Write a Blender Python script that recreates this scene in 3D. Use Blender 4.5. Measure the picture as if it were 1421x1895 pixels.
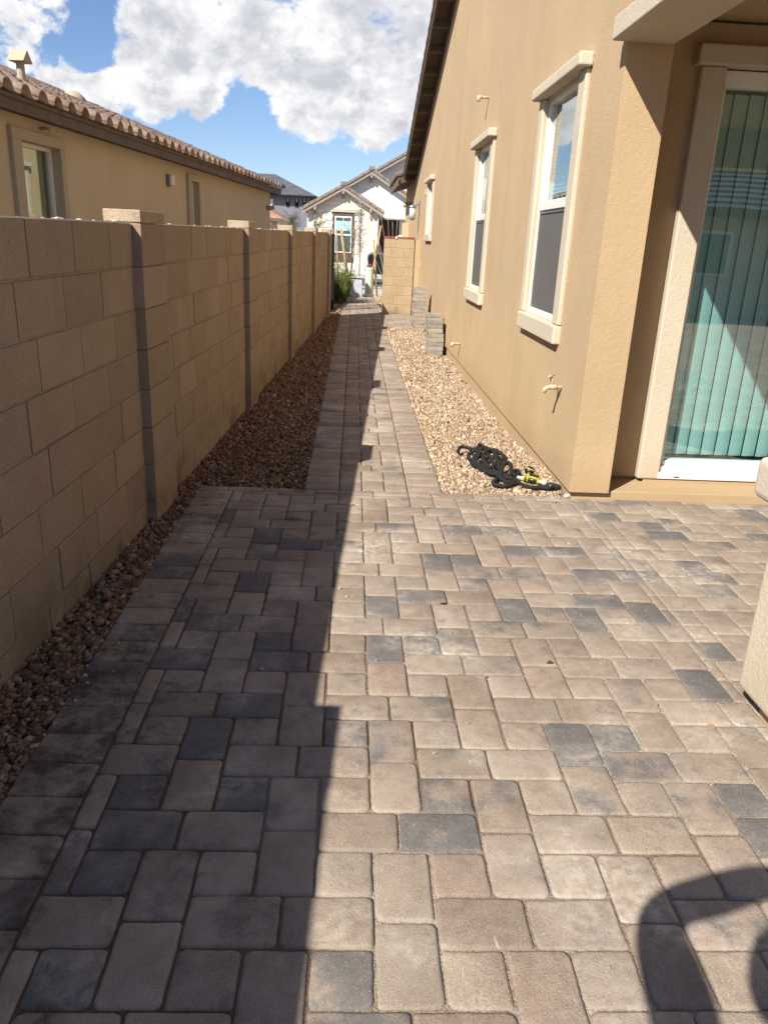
import bpy, bmesh, math, random
import numpy as np
from mathutils import Vector, Matrix, Euler
for o in list(bpy.data.objects): bpy.data.objects.remove(o)
SC = bpy.context.scene
COL = SC.collection
random.seed(7); RNG = np.random.default_rng(7)
R = math.radians

# ------------------------------------------------------------------ camera
PW, PH, FPX = 1421., 1895., 1425.
CAMH = 1.40
def _v(px, py):
    v = np.array([px-PW/2, py-PH/2, FPX]); return v/np.linalg.norm(v)
_dn = _v(520, 5005); _fw = _v(657, 443); _fw = _fw-_dn*_fw.dot(_dn); _fw /= np.linalg.norm(_fw)
RW = np.array([np.cross(_dn, _fw), _fw, -_dn])          # world X (right), Y (along the path), Z (up)
def gnd(px, py, z=0.0):
    d = RW@_v(px, py); t = (z-CAMH)/d[2]; return d*t+np.array([0, 0, CAMH])
def proj(P):
    c = RW.T@(np.array(P, float)-np.array([0, 0, CAMH])); return PW/2+FPX*c[0]/c[2], PH/2+FPX*c[1]/c[2], c[2]
cam = bpy.data.cameras.new('camera'); camo = bpy.data.objects.new('camera', cam); COL.objects.link(camo)
_r, _u, _f = RW@np.array([1, 0, 0]), RW@np.array([0, -1, 0]), RW@np.array([0, 0, 1])
M = Matrix.Identity(4)
for i in range(3): M[i][0], M[i][1], M[i][2] = _r[i], _u[i], -_f[i]
M[2][3] = CAMH
camo.matrix_world = M
cam.sensor_fit = 'VERTICAL'; cam.sensor_height = 36; cam.sensor_width = 27
cam.lens = FPX/PH*36; cam.clip_start = 0.03; cam.clip_end = 3000
SC.camera = camo

# ------------------------------------------------------------------ light
SUN_D = Vector((.76, .88, -1.0)).normalized()
sun = bpy.data.lights.new('sun', 'SUN'); sun.energy = 5.0; sun.angle = R(.53); sun.color = (1, .945, .86)
suno = bpy.data.objects.new('sun', sun); COL.objects.link(suno)
suno.rotation_euler = SUN_D.to_track_quat('-Z', 'Y').to_euler(); suno.location = (-8, -9, 12)
SC.view_settings.view_transform = 'Standard'; SC.view_settings.look = 'None'
SC.view_settings.exposure = 0.74; SC.view_settings.gamma = 1.0
W = bpy.data.worlds.new('World'); SC.world = W; W.use_nodes = True
W.cycles.sampling_method = 'MANUAL'; W.cycles.sample_map_resolution = 512

class NT:
    """small helper to write node trees"""
    def __init__(s, tree): s.t = tree; s.n = tree.nodes; s.l = tree.links
    def node(s, typ, ins=None, **kw):
        n = s.n.new(typ)
        for k, v in kw.items(): setattr(n, k, v)
        for k, v in (ins or {}).items(): s.put(n.inputs[k], v)
        return n
    def put(s, sock, v):
        if isinstance(v, bpy.types.NodeSocket): s.l.new(v, sock)
        elif isinstance(v, bpy.types.Node): s.l.new(v.outputs[0], sock)
        else: sock.default_value = v
    def math(s, op, a, b=0.0, c=None, clamp=False):
        n = s.n.new('ShaderNodeMath'); n.operation = op; n.use_clamp = clamp
        s.put(n.inputs[0], a); s.put(n.inputs[1], b)
        if c is not None: s.put(n.inputs[2], c)
        return n.outputs[0]
    def vmath(s, op, a, b=(0, 0, 0)):
        n = s.n.new('ShaderNodeVectorMath'); n.operation = op
        s.put(n.inputs[0], a); s.put(n.inputs[1], b)
        return n.outputs['Value'] if op in ('DOT_PRODUCT', 'LENGTH') else n.outputs[0]
    def noise(s, vec, scale, detail=3, rough=.55, lac=2.0, dist=0.0):
        n = s.n.new('ShaderNodeTexNoise'); s.put(n.inputs['Vector'], vec)
        n.inputs['Scale'].default_value = scale; n.inputs['Detail'].default_value = detail
        n.inputs['Roughness'].default_value = rough; n.inputs['Lacunarity'].default_value = lac
        n.inputs['Distortion'].default_value = dist
        return n.outputs[0]
    def remap(s, v, a, b, c=0.0, d=1.0, smooth=True):
        n = s.n.new('ShaderNodeMapRange'); n.interpolation_type = 'SMOOTHSTEP' if smooth else 'LINEAR'
        s.put(n.inputs[0], v)
        for i, x in enumerate((a, b, c, d)): s.put(n.inputs[i+1], x)
        return n.outputs[0]
    def mix(s, f, a, b, mode='MIX'):
        n = s.n.new('ShaderNodeMix'); n.data_type = 'RGBA'; n.blend_type = mode
        s.put(n.inputs[0], f); s.put(n.inputs[6], a); s.put(n.inputs[7], b)
        return n.outputs[2]

def c4(c): return (c[0], c[1], c[2], 1.0)

def build_world():
    t = NT(W.node_tree); W.node_tree.nodes.clear()
    sky = t.node('ShaderNodeTexSky', sky_type='NISHITA', sun_disc=False)
    sky.sun_elevation = R(40.7); sky.sun_rotation = R(221); sky.altitude = 400
    sky.air_density = 1.0; sky.dust_density = 0.05; sky.ozone_density = 3.0
    d = t.node('ShaderNodeTexCoord').outputs['Generated']
    # density of the cumulus field as a function of direction
    g = bpy.data.node_groups.new('cloud_density', 'ShaderNodeTree')
    g.interface.new_socket('V', in_out='INPUT', socket_type='NodeSocketVector')
    g.interface.new_socket('D', in_out='OUTPUT', socket_type='NodeSocketFloat')
    q = NT(g); gi = g.nodes.new('NodeGroupInput'); go = g.nodes.new('NodeGroupOutput')
    v = gi.outputs[0]
    vs = q.vmath('MULTIPLY', v, (1, 1, 1.35))
    big = q.noise(vs, 5.2, 3, .5)
    fine = q.noise(vs, 15.0, 7, .62, dist=.2)
    dens = q.math('ADD', q.math('MULTIPLY', big, .40), q.math('MULTIPLY', fine, .68))
    q.put(go.inputs[0], dens)
    def dn(vec):
        n = t.n.new('ShaderNodeGroup'); n.node_tree = g; t.put(n.inputs[0], vec); return n.outputs[0]
    # banks of cloud and gaps between them, as directions (from the photograph) with an angular radius
    blobs = [(60, 50, 4.5, .15), (255, 70, 4.2, .15), (330, 45, 4.5, .15), (440, 70, 5, .15), (560, 70, 5.5, .16), (680, 70, 6, .16), (770, 90, 5, .14),
             (150, 180, 2.8, .12), (250, 178, 3.6, .17), (340, 185, 3.2, .20), (385, 192, 1.7, .12), (200, 95, 1.8, .10), (130, 168, 2.2, .14), (560, 190, 4.2, .14), (650, 190, 4.8, .15), (730, 180, 4.2, .14),
             (560, 262, 2.6, .13), (650, 250, 3.0, .13), (720, 225, 2.6, .12),
             (448, 215, 2.4, -.17), (428, 262, 2.4, -.18), (385, 20, 1.6, -.05), (168, 85, 1.9, -.20), (120, 116, 1.9, -.17), (170, 40, 1.6, -.14), (450, 300, 4.0, -.2), (330, 292, 2.8, -.2), (240, 262, 2.0, -.12),
             (600, 345, 4.5, -.2), (740, 310, 3.5, -.15), (520, 330, 4, -.2), (180, 20, 1.8, -.15), (395, 162, 1.4, -.07), (500, 190, 1.5, -.07)]
    bias = None
    for px, py, rad, amt in blobs:
        c = RW@_v(px, py)
        dt = t.vmath('DOT_PRODUCT', d, tuple(float(x) for x in c))
        bb = t.remap(dt, math.cos(R(rad)), math.cos(R(rad*.25)), 0.0, amt*(.56 if amt > 0 else .62)); bias = bb if bias is None else t.math('ADD', bias, bb)
    d0 = t.math('ADD', dn(d), bias)
    d1 = t.math('ADD', dn(t.vmath('NORMALIZE', t.vmath('ADD', d, (-.008, -.006, .022)))), bias)
    alpha = t.remap(d0, .572, .665)
    grad = t.remap(t.math('SUBTRACT', d0, d1), -.085, .11)
    puff = t.remap(t.noise(t.vmath('MULTIPLY', d, (1, 1, 1.5)), 22.0, 6, .60, dist=.3), .38, .62)
    lit = t.math('ADD', t.math('MULTIPLY', grad, .66), t.math('MULTIPLY', puff, .42))
    lit = t.math('ADD', lit, t.remap(d0, .58, .76, .34, -.14), clamp=True)
    ccol = t.mix(lit, (6.6, 6.75, 7.4, 1), (11.6, 11.5, 11.5, 1))
    skyc = t.mix(1.0, sky.outputs[0], (1.14, 1.20, 1.40, 1), 'MULTIPLY')
    up = t.node('ShaderNodeSeparateXYZ', {0: d}).outputs[2]
    alpha = t.math('MULTIPLY', alpha, t.remap(up, .0, .10))
    col = t.mix(alpha, skyc, ccol)
    bg = t.node('ShaderNodeBackground', {'Color': col, 'Strength': 0.056})
    out = t.node('ShaderNodeOutputWorld', {'Surface': bg.outputs[0]})
build_world()

# ------------------------------------------------------------------ materials
MATS = {}
def mat(name, fn):
    m = bpy.data.materials.new(name); m.use_nodes = True; m.node_tree.nodes.clear()
    t = NT(m.node_tree); b = t.node('ShaderNodeBsdfPrincipled'); o = t.node('ShaderNodeOutputMaterial')
    t.l.new(b.outputs[0], o.inputs[0]); b.inputs['Roughness'].default_value = .9
    b.inputs['Specular IOR Level'].default_value = .25
    fn(t, b, o); MATS[name] = m; return m
def pos(t): return t.node('ShaderNodeNewGeometry').outputs['Position']
def bump(t, b, h, strength=.5, dist=.01):
    n = t.node('ShaderNodeBump', {'Height': h, 'Strength': strength, 'Distance': dist}); t.l.new(n.outputs[0], b.inputs['Normal'])
def stucco(col, streak=.045, lump=.0032, dirt=None):
    def f(t, b, o):
        p = pos(t)
        n1 = t.noise(p, 1.3, 4, .6)
        sv = t.vmath('MULTIPLY', p, (3.5, 3.5, .45)); n2 = t.noise(sv, 1.0, 4, .6)
        n3 = t.noise(p, 190, 2, .6)
        k = t.math('ADD', t.math('MULTIPLY', n1, .68), t.math('MULTIPLY', n2, .32))
        dark = tuple(x*(1-2*streak) for x in col); light = tuple(min(1, x*(1+streak)) for x in col)
        c = t.mix(t.remap(k, .30, .70), c4(dark), c4(light))
        c = t.mix(t.remap(n3, .35, .7, 0, .34), c, c4(tuple(x*.66 for x in col)))
        zz = t.node('ShaderNodeSeparateXYZ', {0: p}).outputs[2]; sp = t.math('MULTIPLY', t.remap(t.math('ADD', zz, t.math('MULTIPLY', t.noise(p, 5, 3, .6), .25)), .16, .42, 1, 0), .30)
        c = t.mix(sp, c, c4((col[0]*.62, col[1]*.56, col[2]*.5)))
        t.put(b.inputs['Base Color'], c)
        h = t.math('ADD', t.math('MULTIPLY', t.noise(p, 150, 3, .6), 1.0), t.math('MULTIPLY', t.noise(p, 45, 2, .5), .7))
        bump(t, b, h, .9, lump)
    return f
mat('stucco_tan', stucco((.508, .368, .216)))
mat('stucco_trim', stucco((.57, .495, .375), .035))
mat('stucco_neighbour', stucco((.60, .50, .35), .05))
mat('stucco_neighbour_trim', stucco((.46, .395, .29), .04))
mat('stucco_white', stucco((.80, .78, .74), .03))
mat('stucco_slate', stucco((.20, .21, .235), .05))
mat('slab_paint', stucco((.50, .365, .215), .06, .0012))
def plain(col, rough=.6, spec=.3, metal=0.0, var=.12, scale=9, bmp=0.0):
    def f(t, b, o):
        p = pos(t); n = t.noise(p, scale, 4, .6)
        t.put(b.inputs['Base Color'], t.mix(t.remap(n, .3, .7), c4(tuple(x*(1-var) for x in col)), c4(tuple(min(1, x*(1+var)) for x in col))))
        b.inputs['Roughness'].default_value = rough; b.inputs['Specular IOR Level'].default_value = spec; b.inputs['Metallic'].default_value = metal
        if bmp: bump(t, b, t.noise(p, scale*6, 3, .6), .5, bmp)
    return f
mat('vinyl_white', plain((.74, .73, .69), .35, .4, var=.03))
mat('fascia_brown', plain((.14, .108, .085), .75, .25, var=.14, scale=5))
mat('soffit_brown', plain((.115, .085, .062), .8, .2, var=.1))
mat('black_metal', plain((.012, .012, .013), .7, .15))
mat('black_paint', plain((.012, .013, .016), .18, .6, var=.05))
mat('tire_rubber', plain((.02, .02, .02), .85, .2))
mat('chrome', plain((.6, .6, .62), .25, .5, 1.0))
mat('dark_room', plain((.03, .03, .032), .9, .1))
mat('screen_mesh', plain((.125, .118, .11), .6, .2, var=.05, scale=3))
mat('grey_metal', plain((.22, .23, .25), .45, .4, .6))
mat('lamp_glass', plain((.75, .74, .70), .2, .5, var=.04))
mat('pipe_paint', plain((.52, .40, .255), .6, .3, var=.06))
mat('blind_white', plain((.80, .82, .80), .7, .2, var=.03, scale=3))
mat('reflection_olive', plain((.52, .52, .36), .9, .1, var=.10, scale=3))  # olive of the mirrored sunlit wall, put into the colour
mat('hose_black', plain((.016, .016, .017), .75, .25, var=.3, scale=300, bmp=.002))
mat('nozzle_yellow', plain((.42, .39, .03), .4, .4, var=.1, scale=40))
mat('nozzle_black', plain((.02, .022, .024), .35, .5))
mat('brass_pale', plain((.62, .58, .42), .5, .4, var=.1))
mat('stake_wood', plain((.36, .235, .115), .8, .2, var=.3, scale=14, bmp=.002))
mat('pedestal_green', plain((.50, .60, .47), .5, .35, var=.06))
mat('box_grey', plain((.42, .45, .50), .55, .35, var=.15, scale=12))
mat('concrete', plain((.46, .42, .37), .9, .2, var=.12, scale=3, bmp=.002))
mat('asphalt', plain((.11, .108, .105), .9, .2, var=.2, scale=2, bmp=.003))
mat('soil', plain((.20, .125, .075), .95, .1, var=.3, scale=5, bmp=.012))
mat('yard_soil', plain((.34, .255, .19), .95, .1, var=.25, scale=4, bmp=.01))
mat('cap_brick', plain((.26, .085, .05), .8, .2, var=.15, scale=20))
mat('white_plastic', plain((.80, .80, .78), .45, .4, var=.04))
mat('brown_frame', plain((.10, .072, .058), .7, .25))
mat('bark_pale', plain((.42, .39, .34), .85, .2, var=.25, scale=30))
mat('bark_brown', plain((.20, .16, .115), .9, .15, var=.3, scale=30))
mat('skin', plain((.50, .30, .21), .55, .35, var=.05))
mat('shirt', plain((.10, .13, .19), .9, .15, var=.08, scale=12))
mat('jeans', plain((.05, .065, .10), .9, .15, var=.15, scale=20))
mat('hair', plain((.03, .02, .014), .6, .3))
mat('phone_body', plain((.02, .02, .022), .25, .5))
mat('mortar', plain((.46, .39, .30), .95, .1, var=.15, scale=20, bmp=.002))
mat('mortar_white', plain((.72, .68, .60), .95, .1, var=.1, scale=20, bmp=.003))
mat('tail_red', plain((.45, .03, .02), .3, .5))
def joint_sand(t, b, o):
    p = pos(t); n = t.noise(p, 1.1, 3, .5); f = t.noise(p, 220, 2, .6)
    x = t.node('ShaderNodeSeparateXYZ', {0: p}).outputs[0]
    k = t.math('ADD', n, t.math('MULTIPLY', x, .17))
    c = t.mix(t.remap(k, .40, .68), (.165, .085, .045, 1), (.42, .37, .30, 1))
    c = t.mix(t.remap(f, .35, .7, 0, .6), c, (.05, .038, .03, 1))
    t.put(b.inputs['Base Color'], c); bump(t, b, t.math('ADD', f, t.noise(p, 40, 3, .6)), .8, .006)
mat('joint_sand', joint_sand)
def attr(t, name='col'):
    return t.node('ShaderNodeAttribute', attribute_name=name)
def paver(t, b, o):
    p = pos(t); a = attr(t); c = a.outputs['Color']; grey = a.outputs['Alpha']
    n1 = t.noise(p, 7.5, 4, .6); n2 = t.noise(p, 34, 5, .65); n3 = t.noise(p, 260, 2, .6); n4 = t.noise(p, 2.3, 3, .6, dist=.4); n5 = t.noise(p, 620, 2, .6)
    c = t.mix(t.remap(t.math('ADD', n1, t.math('MULTIPLY', grey, .62)), .60, .86), c, (.172, .160, .150, 1))
    c = t.mix(t.remap(n2, .35, .72, 0, .45), c, t.mix(1.0, c, (.70, .66, .64, 1), 'MULTIPLY'))
    c = t.mix(t.remap(n3, .40, .68, 0, .60), c, t.mix(1.0, c, (.55, .53, .51, 1), 'MULTIPLY'))
    c = t.mix(t.remap(t.noise(p, 13, 4, .6, dist=.5), .36, .66, 0, .5), c, t.mix(1.0, c, (.74, .70, .68, 1), 'MULTIPLY'))
    # pale mineral bloom, scuffs and light grains of aggregate
    bl = t.math('MULTIPLY', t.remap(n4, .46, .70), t.remap(n2, .30, .72))
    c = t.mix(t.math('MULTIPLY', bl, .75), c, (.56, .49, .40, 1))
    sv = t.vmath('MULTIPLY', p, (34, 9, 1)); sc = t.noise(sv, 1.6, 4, .7, dist=1.2)
    c = t.mix(t.math('MULTIPLY', t.remap(sc, .62, .74), t.math('MULTIPLY', t.remap(n1, .42, .60), .6)), c, (.62, .55, .46, 1))
    vo = t.node('ShaderNodeTexVoronoi', {'Vector': p, 'Scale': 230.0}); 
    sp = t.math('MULTIPLY', t.remap(vo.outputs['Distance'], .14, .36, 1, 0), t.remap(t.node('ShaderNodeSeparateColor', {0: vo.outputs['Color']}).outputs[0], .84, .93))
    c = t.mix(t.math('MULTIPLY', sp, t.remap(n2, .35, .65, .3, .8)), c, (.58, .52, .45, 1))
    # damp black stains along the wall side
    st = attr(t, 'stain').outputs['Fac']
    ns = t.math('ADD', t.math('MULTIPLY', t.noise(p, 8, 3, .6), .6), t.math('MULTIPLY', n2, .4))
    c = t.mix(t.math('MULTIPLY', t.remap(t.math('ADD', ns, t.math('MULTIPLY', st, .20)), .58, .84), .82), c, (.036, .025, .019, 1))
    t.put(b.inputs['Base Color'], c)
    h = t.math('ADD', t.math('MULTIPLY', n2, .9), t.math('MULTIPLY', n3, .55)); h = t.math('ADD', h, t.math('MULTIPLY', n5, .25))
    bump(t, b, h, .7, .0035); b.inputs['Roughness'].default_value = .86
mat('paver', paver)
def block(t, b, o):
    p = pos(t); c = attr(t).outputs['Color']
    n2 = t.noise(p, 5, 4, .6); n3 = t.noise(p, 210, 2, .7); n4 = t.noise(p, 520, 2, .7)
    c = t.mix(t.remap(n2, .35, .68, 0, .4), c, t.mix(1.0, c, (.80, .76, .72, 1), 'MULTIPLY'))
    c = t.mix(t.remap(n3, .54, .70, 0, .75), c, t.mix(1.0, c, (.50, .46, .42, 1), 'MULTIPLY'))
    c = t.mix(t.remap(n4, .60, .75, 0, .5), c, (.62, .54, .43, 1))
    z = t.node('ShaderNodeSeparateXYZ', {0: p}).outputs[2]
    low_brown = t.math('MULTIPLY', t.remap(z, .30, .02), t.remap(t.noise(p, 2.6, 4, .6), .46, .62))  # patchy browner tone towards the foot of the blocks
    c = t.mix(t.math('MULTIPLY', low_brown, .5), c, (.12, .075, .045, 1))
    t.put(b.inputs['Base Color'], c)
    bump(t, b, t.math('SUBTRACT', t.noise(p, 60, 3, .6), t.math('MULTIPLY', t.remap(n3, .56, .75), 1.2)), .8, .003)
mat('block', block)
def stone(t, b, o):
    p = pos(t); c = attr(t).outputs['Color']; n = t.noise(p, 150, 3, .65)
    t.put(b.inputs['Base Color'], t.mix(t.remap(n, .35, .7, 0, .5), c, t.mix(1.0, c, (.60, .52, .45, 1), 'MULTIPLY')))
    b.inputs['Roughness'].default_value = .75
mat('stone', stone)
def rooftile(t, b, o):
    p = pos(t); c = attr(t).outputs['Color']; n = t.noise(p, 14, 5, .65); n3 = t.noise(p, 120, 2, .6)
    c = t.mix(t.remap(n, .42, .70, 0, .55), c, t.mix(1.0, c, (.55, .50, .47, 1), 'MULTIPLY'))
    t.put(b.inputs['Base Color'], c); bump(t, b, t.math('ADD', n, n3), .6, .005)
mat('rooftile', rooftile)
def leaf(t, b, o):
    c = attr(t).outputs['Color']; t.put(b.inputs['Base Color'], c); b.inputs['Roughness'].default_value = .6
    tr = t.node('ShaderNodeBsdfTranslucent', {'Color': c}); mx = t.node('ShaderNodeMixShader', {0: .3, 1: b.outputs[0], 2: tr.outputs[0]})
    t.l.new(mx.outputs[0], o.inputs[0])
mat('leaf', leaf)
def glass(tint, refl=1.0):
    def f(t, b, o):
        tr = t.node('ShaderNodeBsdfTransparent', {'Color': c4(tint)}); gl = t.node('ShaderNodeBsdfGlossy', {'Color': (refl, refl, refl, 1), 'Roughness': .01})
        p = pos(t); bp = t.node('ShaderNodeBump', {'Height': t.noise(p, 1.4, 1, .4), 'Strength': .12, 'Distance': .01}); t.l.new(bp.outputs[0], gl.inputs['Normal'])
        lw = t.node('ShaderNodeLayerWeight', {'Blend': .5}); k = t.math('MULTIPLY_ADD', t.math('POWER', lw.outputs['Facing'], 4.0), .80, .17, clamp=True)
        mx = t.node('ShaderNodeMixShader', {0: k, 1: tr.outputs[0], 2: gl.outputs[0]}); t.l.new(mx.outputs[0], o.inputs[0])
    return f
mat('door_glass', glass((.78, .925, .915)))
mat('window_glass', glass((.82, .90, .86)))
def stone_veneer(t, b, o):
    c = attr(t).outputs['Color']; n = t.noise(pos(t), 6, 4, .6)
    t.put(b.inputs['Base Color'], t.mix(t.remap(n, .35, .7, 0, .4), c, (.60, .50, .38, 1)))
mat('stone_veneer', stone_veneer)

# ------------------------------------------------------------------ mesh helpers
class MB:
    def __init__(s): s.v = []; s.f = []; s.c = []; s.st = []
    def add(s, vs, fs, col=None, st=0.0):
        k = len(s.v); s.v += [tuple(v) for v in vs]; s.f += [tuple(i+k for i in f) for f in fs]
        s.c += [col or (1, 1, 1, 1)]*len(vs); s.st += [st]*len(vs); return s
    def box(s, x0, x1, y0, y1, z0, z1, col=None):
        return s.add([(x0, y0, z0), (x1, y0, z0), (x1, y1, z0), (x0, y1, z0), (x0, y0, z1), (x1, y0, z1), (x1, y1, z1), (x0, y1, z1)],
                     [(0, 3, 2, 1), (4, 5, 6, 7), (0, 1, 5, 4), (1, 2, 6, 5), (2, 3, 7, 6), (3, 0, 4, 7)], col)
    def quad(s, a, b, c, d, col=None): return s.add([a, b, c, d], [(0, 1, 2, 3)], col)
    def poly(s, pts, col=None): return s.add(pts, [tuple(range(len(pts)))], col)
    def extrude(s, pts, vec, col=None):
        n = len(pts); vec = Vector(vec); a = [Vector(p) for p in pts]; b = [p+vec for p in a]
        fs = [tuple(range(n-1, -1, -1)), tuple(range(n, 2*n))]+[(i, (i+1) % n, n+(i+1) % n, n+i) for i in range(n)]
        return s.add([tuple(p) for p in a+b], fs, col)
    def tube(s, pts, r, n=8, col=None, caps=True):
        pts = [Vector(p) for p in pts]; m = len(pts); rr = r if isinstance(r, (list, tuple)) else [r]*m
        vs = []; prev = None
        for i, p in enumerate(pts):
            d = (pts[min(i+1, m-1)]-pts[max(i-1, 0)]).normalized()
            if prev is None: u = d.orthogonal().normalized()
            else:
                u = prev-d*prev.dot(d); u = u.normalized() if u.length > 1e-6 else d.orthogonal().normalized()
            w = d.cross(u); prev = u
            for k in range(n):
                a = 2*math.pi*k/n; vs.append(tuple(p+(u*math.cos(a)+w*math.sin(a))*rr[i]))
        fs = [(i*n+k, i*n+(k+1) % n, (i+1)*n+(k+1) % n, (i+1)*n+k) for i in range(m-1) for k in range(n)]
        if caps: fs += [tuple(range(n-1, -1, -1)), tuple((m-1)*n+k for k in range(n))]
        return s.add(vs, fs, col)
    def lathe(s, prof, n=16, c=(0, 0, 0), col=None):
        vs = [(c[0]+r*math.cos(2*math.pi*k/n), c[1]+r*math.sin(2*math.pi*k/n), c[2]+z) for r, z in prof for k in range(n)]
        m = len(prof)
        fs = [(i*n+k, i*n+(k+1) % n, (i+1)*n+(k+1) % n, (i+1)*n+k) for i in range(m-1) for k in range(n)]
        fs += [tuple(range(n-1, -1, -1)), tuple((m-1)*n+k for k in range(n))]
        return s.add(vs, fs, col)
    def sphere(s, c, r, col=None, n=10, sc=(1, 1, 1)):
        prof = [(max(1e-4, math.sin(math.pi*i/n))*r, -math.cos(math.pi*i/n)*r) for i in range(n+1)]
        k = len(s.v); s.lathe(prof, n+2, (0, 0, 0), col)
        for i in range(k, len(s.v)):
            v = s.v[i]; s.v[i] = (c[0]+v[0]*sc[0], c[1]+v[1]*sc[1], c[2]+v[2]*sc[2])
        return s
    def mesh(s, name, material, smooth=False):
        me = bpy.data.meshes.new(name); me.from_pydata(s.v, [], s.f)
        if any(c != (1, 1, 1, 1) for c in s.c[:1]) or any(s.st):
            a = me.attributes.new('col', 'FLOAT_COLOR', 'POINT'); a.data.foreach_set('color', np.array([x if len(x) == 4 else (*x, 1) for x in s.c], dtype=np.float32).ravel())
        if any(s.st):
            a = me.attributes.new('stain', 'FLOAT', 'POINT'); a.data.foreach_set('value', np.array(s.st, dtype=np.float32))
        me.materials.append(MATS[material])
        if smooth: me.polygons.foreach_set('use_smooth', np.ones(len(me.polygons), dtype=bool))
        me.update(); return me
    def build(s, name, material, parent=None, smooth=False, bevel=0.0, segs=2, local=False, origin=None):
        if origin is not None: s.v = [(v[0]-origin[0], v[1]-origin[1], v[2]-origin[2]) for v in s.v]
        me = s.mesh(name, material, smooth); o = link(name, me, parent, local)
        if origin is not None: o.location = origin
        if bevel:
            m = o.modifiers.new('bevel', 'BEVEL'); m.width = bevel; m.segments = segs; m.limit_method = 'ANGLE'; m.angle_limit = R(40)
        return o
def link(name, data, parent=None, local=False):
    o = bpy.data.objects.new(name, data); COL.objects.link(o)
    if parent is not None:
        o.parent = parent
        if not local and parent.type == 'EMPTY':
            o.matrix_parent_inverse = (Matrix.Translation(parent.location)@parent.rotation_euler.to_matrix().to_4x4()).inverted()
    return o
def tag(o, label=None, cat=None, group=None, kind=None):
    if label: o['label'] = label
    if cat: o['category'] = cat
    if group: o['group'] = group
    if kind: o['kind'] = kind
    return o
def thing(name, label, cat, loc=(0, 0, 0), rot=(0, 0, 0), group=None):
    o = bpy.data.objects.new(name, None); COL.objects.link(o); o.location = loc; o.rotation_euler = rot; o.empty_display_size = .1
    return tag(o, label, cat, group)
def bx(name, m, parent, x0, x1, y0, y1, z0, z1, bevel=0.0, local=False, segs=2, col=None, smooth=False):
    return MB().box(x0, x1, y0, y1, z0, z1, col).build(name, m, parent, smooth, bevel, segs, local)

# ------------------------------------------------------------------ ground, street
def make_ground():
    prof = [(-400, -.17), (23.0, -.17), (24.0, -.20), (37, -.32), (45, -.44), (60, -.5), (1500, -.5)]
    mb = MB(); xs = [-1200, -60, -20, 0, 20, 60, 1200]
    vs = [(x, y, z) for y, z in prof for x in xs]; n = len(xs)
    mb.add(vs, [(j*n+i, j*n+i+1, (j+1)*n+i+1, (j+1)*n+i) for j in range(len(prof)-1) for i in range(n-1)])
    tag(mb.build('ground', 'yard_soil'), kind='structure')
    mb = MB().quad((-60, 27.2, -.14), (60, 27.2, -.14), (60, 36, -.19), (-60, 36, -.19)); tag(mb.build('street', 'asphalt'), kind='structure')
    for y0, y1, z in ((22.6, 24.4, -.02), (24.4, 27.2, -.05)):
        tag(MB().box(-40, 40, y0, y1-.02, z-.22, z).build('sidewalk', 'concrete'), kind='structure')
    tag(MB().box(-40, 40, 36, 37.6, -.5, -.06).build('sidewalk', 'concrete'), kind='structure')
    mb = MB().quad((1.0, 37.6, -.068), (6, 37.6, -.068), (6, 46, -.30), (1.0, 46, -.30)); tag(mb.build('driveway', 'concrete'), kind='structure')
make_ground()

# ------------------------------------------------------------------ pavers
U = .0685; PX0, PY0 = .087, 2.042
TAN = [(.345, .282, .221), (.332, .266, .206), (.356, .293, .232), (.318, .250, .194), (.347, .285, .226), (.336, .268, .209)]
DARKPX = [(195, 1530), (250, 1460), (430, 1303), (383, 1360), (450, 1467), (200, 1610), (125, 1600), (130, 1790), (505, 1180), (410, 1147), (460, 1083), (480, 1240),
          (340, 1118), (812, 1538), (630, 1790), (640, 1352), (1058, 1373), (1140, 1355), (1310, 1250), (1380, 1480), (1075, 1067), (1055, 1030), (965, 1027), (1165, 1055),
          (1320, 1060), (1315, 1085), (1185, 1130), (1140, 1115), (1085, 1140), (1315, 1195), (790, 1095), (845, 985), (700, 1190), (780, 1185), (430, 955), (340, 1050),
          (480, 1000), (560, 1000), (230, 1080), (320, 1220), (1130, 1100), (1215, 975), (1400, 1540), (1250, 985), (930, 1110), (1300, 1055), (1180, 925), (1290, 915), (1195, 935)]
DARK = [gnd(*p)[:2] for p in DARKPX]
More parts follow.
